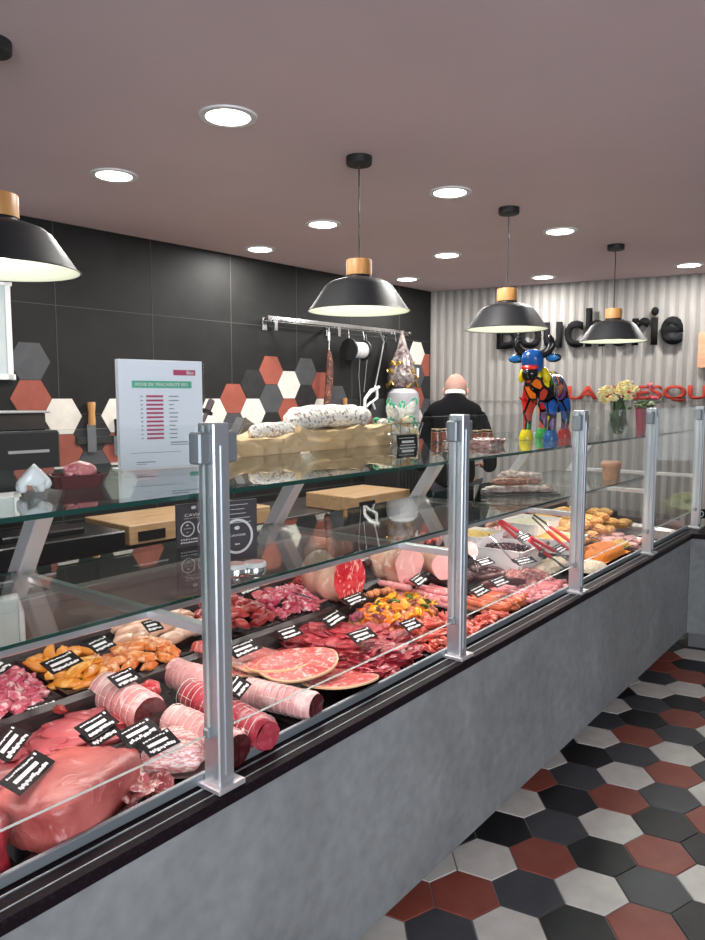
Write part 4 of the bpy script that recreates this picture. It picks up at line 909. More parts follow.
# magnetic knife racks with knives
def rack(px0, px1, py, label):
    a, b_ = wl(px0, py, .012), wl(px1, py, .012); t = thing('knife_rack', label, 'knife rack', tuple(a), WYAW); l = (b_ - a).length
    MB().box((l, .02, .045), (l / 2, 0, 0), bev=.004).build('magnet_bar', M['black_matte'], t); return t
rack(76, 130, 441, 'black magnetic knife bar on the wall between the white hexagons at left')
rack(320, 352, 419, 'black magnetic knife bar on the wall behind the white dry sausage')
def knife(px, py0, py1, label, hm, blade=.16, w=.03):
    a = wl(px, py0, .035); b_ = wl(px, py1, .035); t = thing('butcher_knife', label, 'knife', tuple(b_), WYAW); h_ = a.z - b_.z
    MB().lathe([(0, 0), (w * .42, 0), (w * .46, .02), (w * .40, h_ * .5), (w * .52, h_ * .93), (w * .44, h_), (0, h_)], 14).build('handle', hm, t)
    MB().box((w * 1.2, .003, blade), (0, .006, -blade / 2 + .005), bev=.001).build('blade', M['chrome'], t)
knife(92, 402, 425, 'wooden-handled knife hanging left of the white papers', M['wood'], w=.046)
knife(117, 419, 436, 'black-handled knife hanging just left of the white papers', M['black'], .12)
knife(345, 398, 415, 'wooden-handled knife behind the white dry sausage', M['wood'], w=.036)
for i, px in enumerate((326, 331, 338)): knife(px, 411, 418, ['leftmost of three short black knife grips behind the white dry sausage', 'middle of three short black knife grips behind the white dry sausage', 'rightmost of three short black knife grips behind the white dry sausage'][i], M['black'], .10, .034)
# back workbench and butcher blocks
p0 = onwall(-40, 480, .66); p0.z = 0
bl = 4.3
xs = (Vector((-.1, 0, 0)) - WB0).dot(wd)
bp = WB0 + wd * ((1.0) / 1 + 1.6) + WN * .012; bp.z = 0
t = thing('back_workbench', 'long dark workbench along the dark tiled wall behind the counter', 'workbench', tuple(bp), WYAW)
MB().box((5.55, .58, .68), (2.79, -.30, .43)).build('cabinet', M['black'], t)
MB().box((5.58, .62, .03), (2.79, -.315, .785), bev=.003).build('worktop', M['steel_dark'], t)
MB().box((5.5, .5, .09), (2.79, -.28, .045)).build('plinth', M['black_matte'], t)
for q in range(9):
    d_ = MB().box((.58, .015, .60), (.33 + q * .61, -.598, .44), bev=.003).build('cabinet_door', M['black_matte'], t)
    MB().tube([(.33 + q * .61 - .1, -.612, .68), (.33 + q * .61 - .1, -.625, .68), (.33 + q * .61 + .1, -.625, .68), (.33 + q * .61 + .1, -.612, .68)], .005, 8).build('door_handle', M['alu'], d_)
def block(px, py, w_, d_, label, h=.10):
    a = onz(px, py, .915); t = thing('butcher_block', label, 'butcher block', (a.x, a.y, .803), WYAW)
    MB().box((w_, d_, h), (w_ / 2, d_ / 2, h / 2), bev=.004).build('block', M['block'], t)
    MB().box((.16, .004, .05), (.13, -.003, .04)).build('dark_inset', M['card_black'], t)
    return t
block(129, 524, .95, .44, 'thick blond butcher block at left seen under the upper glass shelf')
block(354, 496, .60, .44, 'blond butcher block farther right, behind the second support arm')
a = onz(129, 524, .915)
t = thing('black_machine', 'low glossy black machine left of the butcher block, below the glass shelf', 'kitchen machine', (a.x - 1.0, a.y + .02, .803), WYAW)
MB().box((.96, .40, .085), (.48, .2, .045), bev=.006).build('body', M['black'], t); MB().box((.4, .2, .03), (.6, .2, .10), bev=.006).build('lid', M['black'], t)
# printer / scale at left
p = onwall(22, 470, .30); p.z = 1.18
t = thing('label_printer', 'large glossy black machine at the left edge before the red hexagon', 'machine', (p.x, p.y, 1.18), WYAW)
hb = onwall(20, 426, .3).z - 1.18; wR = (onwall(48, 440, .3) - p).dot(wd)
MB().box((.55, .26, hb - .02), (wR - .275, .0, (hb - .02) / 2), bev=.012).build('body', M['black'], t)
MB().box((.50, .22, .085), (wR - .31, .0, hb + .022), bev=.006).build('glass_hood', mat('smoked_hood', (.03, .03, .032), .1), t)
MB().box((.52, .24, .012), (wR - .30, -.0, hb + .070), bev=.003).build('hood_lip', M['alu'], t)
MB().box((.20, .004, .014), (wR - .16, -.132, hb - .12)).build('control_strip', M['alu'], t)
t2 = tag(MB().box((.75, .34, .03), (-.12, .05, 0), bev=.004).box((.02, .02, .36), (.2, .18, -.195)).box((.02, .02, .36), (-.44, .18, -.195)).build('wall_shelf', M['black_matte'], loc=(p.x, p.y, 1.163), rot=(0, 0, WYAW)), 'black shelf carrying the black machine at the left edge', 'shelf')
# honing steel and scoop stand
p = onY(203, 421, 1.93); q_ = onY(212, 400, 1.93)
t = thing('sharpening_steel', 'shiny sharpening steel with round guard leaning up behind the first post', 'sharpening steel', tuple(p))
d_ = (q_ - p)
MB().cyl(-d_ * 1.5, d_ * .45, .0075, n=12).build('steel_rod', M['chrome'], t); MB().cyl(d_ * .42, d_ * 1.0, .0115, n=12, bev=.003).build('handle', M['chrome'], t)
MB().cyl(d_ * .40, d_ * .46, .021, n=20).build('guard', M['black'], t)
lo = p - d_ * 1.5
MB().lathe([(0, 0), (.030, 0), (.032, .004), (.032, .05), (.029, .05), (.029, .006), (0, .006)], 24, c=(lo.x - p.x, lo.y - p.y, ZU + .0005 - p.z)).build('holder_cup', M['alu'], t)
# black boxes behind the counter, right of the second support arm
a = onz(455, 500, .80)
t = thing('ribbed_black_crate', 'black ribbed crate on the bench seen below the glass shelf at the second post', 'crate', (3.95, 3.02, .803), WYAW)
mb = MB(); mb.box((.40, .34, .34), (0, 0, .17), bev=.01)
for q in range(9): mb.box((.014, .012, .28), (-.17 + q * .042, -.172, .17))
mb.build('body', M['black_matte'], t)
t.location = (4.69, 3.26, .803)

# ------------------------------------------------------------------ things on the upper shelf
Z1 = ZU + .0005
def on1(px, py): return onz(px, py, ZU)
# A4 papers in an acrylic holder
pa, pb = on1(121, 471), on1(204, 466)
yaw = math.atan2(pb.y - pa.y, pb.x - pa.x); W_ = (pb - pa).length
zt = onplane(119, 359, pa, Vector((math.sin(yaw), -math.cos(yaw), 0))).z; Hh = zt - ZU
t = thing('paper_stand', 'stack of white printed sheets in a clear upright holder on the glass shelf', 'paper stand', (pa.x, pa.y, Z1), yaw)
MB().box((W_, .022, Hh), (W_ / 2, .012, Hh / 2), bev=.001, seg=1).build('paper_stack', M['paper'], t, smooth=0)
MB().box((W_ + .006, .08, .004), (W_ / 2, .02, .002)).build('holder_base', M['white'], t)
MB().box((W_ + .006, .002, Hh * .995), (W_ / 2, -.004, Hh / 2)).build('holder_front', glass('acrylic', (.97, .98, .98), 1.35), t, smooth=0)
def pt(u, v): return (u * W_, .0, v * Hh)
pb2 = MB(); y_ = -.0005
def pbar(mb, u0, u1, v0, v1): mb.box(((u1 - u0) * W_, .0010, (v1 - v0) * Hh), ((u0 + u1) / 2 * W_, y_, (v0 + v1) / 2 * Hh))
mb = MB(); pbar(mb, .15, .86, .745, .81); pbar(mb, .82, .95, .045, .085); mb.build('green_banner', M['ink_green'], t)
mb = MB(); pbar(mb, .64, .91, .865, .915)
for q in range(11): pbar(mb, .31, .51, .66 - q * .0385, .678 - q * .0385)
mb.build('red_bars', M['ink_red'], t)
mb = MB(); rnd = random.Random(2)
for q in range(11):
    pbar(mb, .245, .27, .664 - q * .0385, .673 - q * .0385); pbar(mb, .58, .58 + rnd.uniform(.05, .12), .664 - q * .0385, .673 - q * .0385)
pbar(mb, .59, .80, .235, .245); pbar(mb, .59, .93, .215, .222); pbar(mb, .12, .72, .150, .154); pbar(mb, .18, .40, .062, .070); pbar(mb, .18, .30, .045, .050)
mb.build('printed_lines', M['ink_grey'], t)
text_mesh('FICHE DE TRAÇABILITÉ BIO', M['ink_white'], t, 'heading', w=W_ * .62, h=Hh * .042, depth=.0006, off=.02, loc=(W_ * .19, -.0012, Hh * .757), rot=(PI / 2, 0, 0))
text_mesh('Bio', M['ink_white'], t, 'logo_text', w=W_ * .09, h=Hh * .030, depth=.0006, off=.02, loc=(W_ * .80, -.0012, Hh * .875), rot=(PI / 2, 0, 0))
# white grazing animal figurine
p = on1(33, 496)
pts = [(-.018, 0, .042), (-.002, 0, .042), (.012, 0, .032), (.024, 0, .022), (.034, 0, .012), (-.022, .011, .022), (-.024, .012, .004), (-.020, -.011, .022), (-.018, -.012, .004), (.010, .011, .018), (.012, .012, .004), (.014, -.011, .018), (.017, -.012, .004)]
ed = [(0, 1), (1, 2), (2, 3), (3, 4), (0, 5), (5, 6), (0, 7), (7, 8), (2, 9), (9, 10), (2, 11), (11, 12)]
t = thing('animal_figurine', 'small white ceramic animal figurine with lowered head at the left end of the shelf', 'figurine', (p.x, p.y, Z1), R_(-25))
o = skin('body', pts, ed, [.022, .024, .020, .014, .009, .010, .0075, .010, .0075, .009, .0075, .009, .0075], M['white_ceramic'], t)
o.location = (0, 0, .003)
for s_ in (-1, 1): MB().blob((.009, .005, .010), (.024, s_ * .010, .034), rot=(s_ * .5, 0, 0), amp=.0, sub=2).build('ear', M['white_ceramic'], t)
# brown dish with pink pate
pa, pb = on1(55, 491), on1(107, 487); yw = math.atan2(pb.y - pa.y, pb.x - pa.x); W_ = (pb - pa).length
t = thing('terrine_dish', 'brown glazed rectangular terrine dish on the glass shelf', 'dish', (pa.x, pa.y, Z1), yw)
o = rect_tray(W_, .075, .027, .005, .006, .003).build('dish', M['brown_dish'], t); o.location = (W_ / 2, .0375, 0)
t2 = thing('pig_figurine', 'pink curled pig-like figurine lying in the brown terrine dish', 'figurine', (pa.x + math.cos(yw) * W_ * .66, pa.y + math.sin(yw) * W_ * .66 + .036, Z1 + .010), yw)
MB().blob((.105, .07, .072), (0, 0, .034), amp=.06, seed=4, sub=4).build('body', M['pate'], t2, smooth=80)
MB().blob((.044, .04, .040), (-.036, -.028, .030), amp=.05, seed=5).build('head', M['pate'], t2, smooth=80)
for s_ in (-1, 1): MB().blob((.016, .006, .020), (-.040 + s_ * .014, -.034, .052), amp=.02, sub=2).build('ear', M['pate'], t2)
MB().cyl((-.036, -.044, .026), (-.037, -.054, .025), .009, n=14).build('snout', M['brown_dish'], t2)
t2.scale = (.68, .68, .68)
# kraft paper parcel with white dry sausages
pa, pb = on1(228, 459), on1(396, 444); yw = math.atan2(pb.y - pa.y, pb.x - pa.x); W_ = (pb - pa).length
def crumple(w_, d_, h_, seed):
    tb = bmesh.new(); bmesh.ops.create_cube(tb, size=1); bmesh.ops.subdivide_edges(tb, edges=tb.edges[:], cuts=14, use_grid_fill=True)
    for v in tb.verts:
        c = Vector((v.co.x * w_, v.co.y * d_, (v.co.z + .5) * h_)); n_ = noise.noise(Vector((c.x * 9 + seed, c.y * 9, c.z * 9))); m_ = noise.noise(Vector((c.x * 26, c.y * 26 + seed, c.z * 26)))
        fl = 1 + .18 * (v.co.z + .5) * math.sin(c.x * 17 + seed)
        k9 = noise.noise(Vector((c.x * 55, c.y * 55, c.z * 55 + seed))); c += Vector((.004, .008, .006)) * k9
        v.co = Vector((c.x * (1 + .06 * n_), c.y * fl * (1 + .2 * m_), max(0, c.z * (1 + .35 * n_ + .15 * m_)) if v.co.z > -.49 else 0))
    mb = MB(); mb.put(tb); return mb
t = thing('kraft_paper_tray', 'long crumpled brown kraft paper parcel on the glass shelf', 'kraft paper', (pa.x, pa.y, Z1), yw)
o = crumple(W_ * .44, .16, .070, 1).build('paper_fold', M['kraft'], t, smooth=25); o.location = (W_ * .21, .09, 0)
o = crumple(W_ * .62, .17, .085, 2).build('paper_fold', M['kraft'], t, smooth=25); o.location = (W_ * .685, .09, 0)
tr = Matrix.Rotation(yw, 4, 'Z')
def dsaus(u, v, z, l_, r_, label, bump=1):
    q = Vector((pa.x, pa.y, Z1)) + tr @ Vector((u * W_, v, z))
    mb = MB(); pts = []; rad = []
    for i in range(21):
        f = i / 20; x = (f - .5) * l_; e_ = min(f, 1 - f) * l_; pts.append((x, .012 * math.sin(f * 5), .006 * math.sin(f * 4))); rad.append(r_ * (math.sqrt(max(.01, 1 - (1 - min(1, e_ / (r_ * 1.3))) ** 2))) * (1 + .05 * math.sin(f * 23)))
    mb.tube(pts, rad, 20); o = mb.build('white_dry_sausage', M['mould'], loc=tuple(q), rot=(0, R_(-2), yw), smooth=70); return tag(o, label, 'dry sausage', 'white dry sausages')
dsaus(.60, .055, .118, .50, .040, 'long thick white-rinded dry sausage on top of the kraft paper, front one')
dsaus(.66, .125, .128, .44, .038, 'long white-rinded dry sausage lying behind the front one')
dsaus(.30, .06, .078, .26, .028, 'shorter white dry sausage sunk in the left kraft paper')
q = on1(250, 452)
t = thing('metal_scoop', 'grey metal scoop sticking up at the left end of the kraft paper', 'scoop', (q.x, q.y + .05, Z1 + .05), yw)
A_, B_, C_, D_ = [onY(*k, q.y + .05) - Vector((q.x, q.y + .05, Z1 + .05)) for k in ((237, 438), (246, 418), (272, 436), (252, 452))]
mb = MB(); tb = bmesh.new(); vs = [tb.verts.new(Matrix.Rotation(-yw, 4, 'Z') @ v) for v in (A_, B_, C_, D_)]; f = tb.faces.new(vs); r = bmesh.ops.extrude_face_region(tb, geom=[f]); bmesh.ops.translate(tb, vec=(.0, .05, .004), verts=[v for v in r['geom'] if isinstance(v, bmesh.types.BMVert)])
mb.put(tb); mb.build('scoop_body', mat('scoop_grey', (.22, .22, .22), .4, .6), t, smooth=0)
MB().tube([Matrix.Rotation(-yw, 4, 'Z') @ A_, Matrix.Rotation(-yw, 4, 'Z') @ B_], .004, 8).build('rim', M['chrome'], t)
# wire basket with wrapped nougats
p = on1(412, 444)
t = thing('wire_basket', 'round wire basket filled with small wrapped sausages, behind a black tag', 'basket', (p.x, p.y + .07, Z1))
mb = MB()
for z_, r_ in ((.004, .075), (.045, .088), (.09, .10)): mb.tube([(r_ * 1.25 * math.cos(a * PI / 12), r_ * math.sin(a * PI / 12), z_) for a in range(25)], .002, 6)
for a in range(16): mb.tube([(.075 * 1.25 * math.cos(a * PI / 8), .075 * math.sin(a * PI / 8), .004), (.10 * 1.25 * math.cos(a * PI / 8), .10 * math.sin(a * PI / 8), .09)], .0015, 5)
mb.tube([(-.06 + .12 * 1.0 * q / 8 - .07, 0, .09 + .02 * math.sin(q / 8 * PI)) for q in range(9)], .002, 5)
mb.build('wire_frame', M['chrome'], t)
def wrapped(s_):
    e_ = thing('wrapped_sausage', 'x', 'wrapped sausage')
    MB().blob((.055, .034, .034), amp=.12, freq=3, seed=s_, sub=3).build('wrapper', [mat('white_wrap', (.80, .80, .76), .35, c2=(.55, .55, .48), scale=60), mat('gold_wrap', (.62, .42, .12), .3, c2=(.8, .75, .6), scale=60)][s_], e_)
    MB().tube([(.028 + .012 * math.cos(a), .0, .012 * math.sin(a)) for a in [q * 2 * PI / 10 for q in range(11)]], .0028, 6).build('tie', mat('green_tie', (.05, .45, .25), .5), e_); return Kind(e_)
wk = [wrapped(0), wrapped(1)]; rnd = random.Random(4)
for i in range(26):
    a = rnd.uniform(0, 2 * PI); r_ = math.sqrt(rnd.random()); lv = i / 26
    wk[0 if rnd.random() < .72 else 1].get((p.x + r_ * .085 * math.cos(a) * (1.15 - lv * .5), p.y + .07 + r_ * .065 * math.sin(a), Z1 + .026 + lv * .125), (rnd.uniform(-1, 1), rnd.uniform(-1.6, -.2), a), 1.35, 'small wrapped sausage with green tie in the wire basket', None, 'wrapped sausages in the basket')
def shelf_tag(A, B, z, h, label, price='12,50'):
    a, b_ = onz(*A, z), onz(*B, z); yw = math.atan2(b_.y - a.y, b_.x - a.x); w_ = (b_ - a).length
    t = thing('price_card', label, 'price tag', tuple(a), yw)
    MB().box((w_, .003, h), (w_ / 2, 0, h / 2), rot=(R_(-8), 0, 0), bev=.0008, seg=1).build('card', M['card_black'], t)
    mb = MB(); mb.box((w_ * .60, .0008, h * .20), (w_ * .5, -.0025, h * .40)); x = .12
    while x < .85: mb.box((w_ * .05, .0008, h * .06), (w_ * x, -.0045 + .004, h * .72)); mb.box((w_ * .045, .0008, h * .08), (w_ * x, -.0035, h * .13)); x += .07
    for f in mb.bm.verts: f.co.y -= (h / 2 - f.co.z) * .14 + .001
    mb.build('lettering', M['ink_white'], t, smooth=0)
shelf_tag((397, 447), (417, 445.5), ZU, .048, 'black price card standing in front of the wire basket')
# jars and cakes right of it
def jar(px, py, r_, h_, c_, label):
    p = on1(px, py); t = thing('glass_jar', label, 'jar', (p.x, p.y, Z1))
    MB().lathe([(0, .002), (r_ * .94, .002), (r_ * .94, h_ * .80), (0, h_ * .80)], 20).build('contents', c_, t)
    MB().lathe([(0, 0), (r_, 0), (r_, h_ * .85), (r_ * .85, h_ * .92), (r_ * .85, h_), (r_ * .80, h_)], 24).build('jar_glass', M['glass'], t)
    MB().lathe([(0, h_ * 1.0), (r_ * .9, h_ * 1.0), (r_ * .9, h_ * 1.08), (0, h_ * 1.1)], 20).build('lid', mat('lid_gold', (.45, .32, .14), .35, .7), t)
redb = mat('brown_red_preserve', (.16, .035, .02), .3, c2=(.42, .12, .06), scale=60)
jar(437, 442, .028, .055, redb, 'small jar of brown preserve just right of the wire basket')
jar(446, 440, .028, .050, redb, 'second small jar of brown preserve left of the second post')
jar(476, 441, .030, .045, redb, 'dark brown preserve jar right of the second post')
jar(487, 440, .030, .045, redb, 'dark brown preserve jar farther right, beside the silver wrap')
p = on1(487, 446)
tag(crumple(.13, .09, .032, 7).build('crumpled_foil_parcel', mat('foil_pink', (.66, .55, .54), .2, .5, c2=(.35, .12, .12), scale=30, bump=.5), loc=(p.x, p.y, Z1), smooth=25), 'crumpled silvery parcel in front of the jars right of the second post', 'parcel')
# vase with cream flowers
p = on1(618, 437); t = thing('flower_vase', 'waisted clear glass vase with dark leaves on the glass shelf', 'vase', (p.x, p.y, Z1))
hv = onY(618, 396, p.y).z - Z1; k_ = hv / .24
pf = [(0, 0), (.052, 0), (.062, .02), (.062, .06), (.050, .11), (.044, .14), (.052, .18), (.056, .24)]
MB().lathe([(r_ * k_, z_ * k_) for r_, z_ in pf] + [(.052 * k_, .24 * k_), (.048 * k_, .18 * k_), (.040 * k_, .14 * k_), (.046 * k_, .11 * k_), (.058 * k_, .06 * k_), (0, .012)], 32).build('vase_glass', glass('vase_glass', (.88, .92, .90), 1.4), t)
leafm = mat('dark_leaf', (.02, .045, .018), .5, c2=(.05, .09, .03), scale=30)
mb = MB(); rnd = random.Random(6)
for q in range(26):
    a = rnd.uniform(0, 6.3); r_ = rnd.uniform(0, .036) * k_; mb.blob((.012, .05 * k_, .11 * k_), (r_ * math.cos(a), r_ * math.sin(a), rnd.uniform(.06, .19) * k_), rot=(rnd.uniform(-.3, .3), rnd.uniform(-.3, .3), a), amp=.1, sub=2)
mb.build('leaves', leafm, t)
def bouquet(p, n, rx, rz, size, m1, label, group, seed, name='flower', cat='flower'):
    rnd = random.Random(seed)
    e_ = thing(name, label, cat, tuple(p)); mb = MB()
    for a in range(6): mb.blob((size * .55, size * .36, size * .18), (size * .32 * math.cos(a * PI / 3), size * .32 * math.sin(a * PI / 3), .0), rot=(0, -.4, a * PI / 3), amp=.05, sub=2)
    mb.build('petals', m1, e_); MB().blob((size * .24,) * 3, (0, 0, size * .06), amp=.0, sub=2).build('flower_centre', M['pep_y'], e_)
    K_ = Kind(e_)
    for i in range(n):
        a = rnd.uniform(0, 6.28); f = rnd.uniform(-1, 1); r_ = math.sqrt(1 - f * f) * rnd.uniform(.6, 1)
        K_.get((p.x + rx * r_ * math.cos(a), p.y + rx * r_ * math.sin(a), p.z + rz * f), (rnd.uniform(-1, 1), rnd.uniform(-1, 1), a), rnd.uniform(.8, 1.2), label, None, group)
cream = mat('cream_petal', (.74, .62, .22), .6, c2=(.86, .80, .48), scale=30)
kk = pr = None
def offs(px, py, base): return onY(px, py, base.y)
bouquet(offs(627, 390, p), 34, .055, .042, .034, cream, 'cream flower in the upper right cluster above the vase', 'cream flowers upper cluster', 1)
bouquet(offs(608, 395, p), 28, .048, .034, .032, cream, 'cream flower in the lower left cluster above the vase', 'cream flowers lower cluster', 2)
# dark red pot with green and pink flowers
p = on1(643, 431.5); t = thing('flower_pot', 'tapered dark red plant pot on the glass shelf left of the fourth post', 'plant pot', (p.x, p.y, Z1))
hv = onY(643, 408, p.y).z - Z1; rr = .045
MB().lathe([(0, 0), (rr * .82, 0), (rr * 1.12, hv), (rr * 1.12, hv + .003), (rr * 1.04, hv + .003), (rr * .98, hv * .8), (0, hv * .8)], 28).build('pot', mat('dark_red_pot', (.20, .006, .025), .4), t)
mb = MB(); rnd = random.Random(8)
for q in range(34):
    a = rnd.uniform(0, 6.3); r_ = rnd.uniform(.01, .09); mb.blob((.03, .045, .008), (r_ * math.cos(a), r_ * math.sin(a), hv + rnd.uniform(.0, .04)), rot=(rnd.uniform(-.7, .7), rnd.uniform(-.7, .7), a), amp=.1, sub=2)
mb.build('foliage', mat('pot_leaf', (.05, .10, .04), .5, c2=(.16, .20, .10), scale=40), t)
pink = mat('pink_petal', (.65, .10, .18), .5)
bouquet(offs(649, 387, p), 6, .02, .02, .024, pink, 'pink flower high above the red pot, left one', 'pink flowers above the pot', 3)
bouquet(offs(655, 396, p), 6, .022, .016, .024, pink, 'pink flower lower above the red pot, beside the post', 'lower pink flowers above the pot', 4)
# ------------------------------------------------------------------ painted cow
def patch_mat():
    m, nt, b = new_mat('painted_patches'); N, L = nt.nodes.new, nt.links.new
    tc = N('ShaderNodeTexCoord'); mp = N('ShaderNodeMapping'); mp.inputs['Scale'].default_value = (1.35, 1.35, .85); L(tc.outputs['Object'], mp.inputs[0])
    v1 = N('ShaderNodeTexVoronoi'); v1.inputs['Scale'].default_value = 13; v2 = N('ShaderNodeTexVoronoi'); v2.feature = 'DISTANCE_TO_EDGE'; v2.inputs['Scale'].default_value = 13
    L(mp.outputs[0], v1.inputs['Vector']); L(mp.outputs[0], v2.inputs['Vector'])
    sp_ = N('ShaderNodeSeparateColor'); L(v1.outputs['Color'], sp_.inputs[0])
    cr = N('ShaderNodeValToRGB'); cr.color_ramp.interpolation = 'CONSTANT'
    cols = [(.01, .08, .35), (.62, .02, .02), (.02, .22, .04), (.85, .17, .01), (.80, .62, .01), (.14, .06, .22), (.03, .17, .48), (.50, .05, .03)]
    while len(cr.color_ramp.elements) < 8: cr.color_ramp.elements.new(.5)
    for i, c in enumerate(cols): cr.color_ramp.elements[i].position = i / 8; cr.color_ramp.elements[i].color = (*c, 1)
    L(sp_.outputs[0], cr.inputs[0])
    lt = N('ShaderNodeMath'); lt.operation = 'GREATER_THAN'; lt.inputs[1].default_value = .085; L(v2.outputs['Distance'], lt.inputs[0])
    mx = N('ShaderNodeMix'); mx.data_type = 'RGBA'; L(lt.outputs[0], mx.inputs['Factor']); mx.inputs[6].default_value = (.004, .004, .005, 1); L(cr.outputs[0], mx.inputs[7]); L(mx.outputs[2], b.inputs['Base Color'])
    b.inputs['Roughness'].default_value = .15; return m
pm = patch_mat(); gloss_black = mat('glossy_black', (.006, .006, .007), .12)
pf_, prr = on1(534, 440), on1(548, 434)
ca = onz(534, 441, ZU); yaw = R_(186)
S_ = .97
t = thing('painted_cow', 'glossy cow sculpture in bright colour patches with black outlines, on the glass shelf', 'cow sculpture', (ca.x + .148, ca.y + .010, Z1), yaw)
pts = [(.115, 0, .268), (.03, 0, .262), (-.07, 0, .268), (-.135, 0, .272),          # body 0-3
       (.155, 0, .320), (.185, 0, .352),                                              # neck 4-5
       (.095, .058, .20), (.095, .062, .11), (.098, .062, .03), (.102, .062, .012),   # front legs
       (.095, -.058, .20), (.095, -.062, .11), (.098, -.062, .03), (.102, -.062, .012),
       (-.130, .055, .20), (-.150, .058, .115), (-.138, .058, .03), (-.134, .058, .012),
       (-.130, -.055, .20), (-.150, -.058, .115), (-.138, -.058, .03), (-.134, -.058, .012)]
ed = [(0, 1), (1, 2), (2, 3), (0, 4), (4, 5), (0, 6), (6, 7), (7, 8), (8, 9), (0, 10), (10, 11), (11, 12), (12, 13), (3, 14), (14, 15), (15, 16), (16, 17), (3, 18), (18, 19), (19, 20), (20, 21)]
rd = [(.078, .092), (.080, .088), (.080, .088), (.068, .074), .058, .048, .036, .023, .020, .024, .036, .023, .020, .024, .038, .024, .020, .024, .038, .024, .020, .024]
pts = [(x * S_, y * S_, z * S_) for x, y, z in pts]
skin('body', pts, ed, [tuple(q * S_ for q in r) if isinstance(r, tuple) else r * S_ for r in rd], pm, t, sub=2, root=1)
hx, hz_ = .215, .365
mb = MB(); mb.blob((.10, .10, .115), (hx, 0, hz_ + .005), rot=(0, R_(25), 0), amp=.0, sub=4, square=.25); mb.build('head', mat('cow_blue', (.01, .09, .33), .15), t, smooth=80)
MB().blob((.075, .074, .062), (hx + .030, 0, hz_ - .050), rot=(0, R_(20), 0), amp=0, sub=3, square=.2).build('muzzle', gloss_black, t, smooth=80)
MB().blob((.04, .082, .026), (hx + .040, 0, hz_ - .022), rot=(0, R_(30), 0), amp=0, sub=3).build('nose_band', mat('cow_red', (.65, .03, .02), .15), t, smooth=80)
for s_ in (-1, 1):
    MB().blob((.03, .078, .042), (hx - .03, s_ * .088, hz_ + .022), rot=(0, 0, s_ * -.2), amp=0, sub=3).build('ear', gloss_black, t, smooth=80)
    MB().blob((.014, .062, .030), (hx - .014, s_ * .088, hz_ + .022), rot=(0, 0, s_ * -.2), amp=0, sub=3).build('ear_inside', mat('ear_blue', (.02, .18, .48), .2), t, smooth=80)
    MB().tube([(hx - .02, s_ * .030, hz_ + .035), (hx - .022, s_ * .066, hz_ + .052), (hx - .02, s_ * .084, hz_ + .080), (hx - .015, s_ * .080, hz_ + .112), (hx - .012, s_ * .070, hz_ + .126)], [.022, .020, .017, .011, .004], 12).build('horn', gloss_black, t, smooth=80)
    MB().blob((.018, .014, .014), (hx + .034, s_ * .030, hz_ + .006), amp=0, sub=2).build('eye', gloss_black, t)
    MB().blob((.05, .036, .075), (hx - .03, s_ * .055, hz_ - .055), rot=(s_ * .3, 0, 0), amp=0, sub=3).build('cheek_patch', mat('cow_yellow', (.80, .60, .01), .15), t, smooth=80)
for i, (x, y, c_) in enumerate([(.102, .062, (.01, .13, .42)), (.102, -.062, (.85, .70, .01)), (-.134, .058, (.55, .03, .03)), (-.134, -.058, (.03, .30, .05))]):
    MB().lathe([(0, 0), (.034, 0), (.036, .012), (.030, .034), (.022, .050), (0, .052)], 20, c=(x * S_ + .006, y * S_, 0)).build('hoof', mat('hoof_paint', c_, .15), t)
MB().tube([(-.165, 0, .30), (-.19, 0, .26), (-.192, 0, .18), (-.185, 0, .13)], [.012, .009, .008, .016], 10).build('tail', gloss_black, t)
t.scale = (.98, .98, .98)
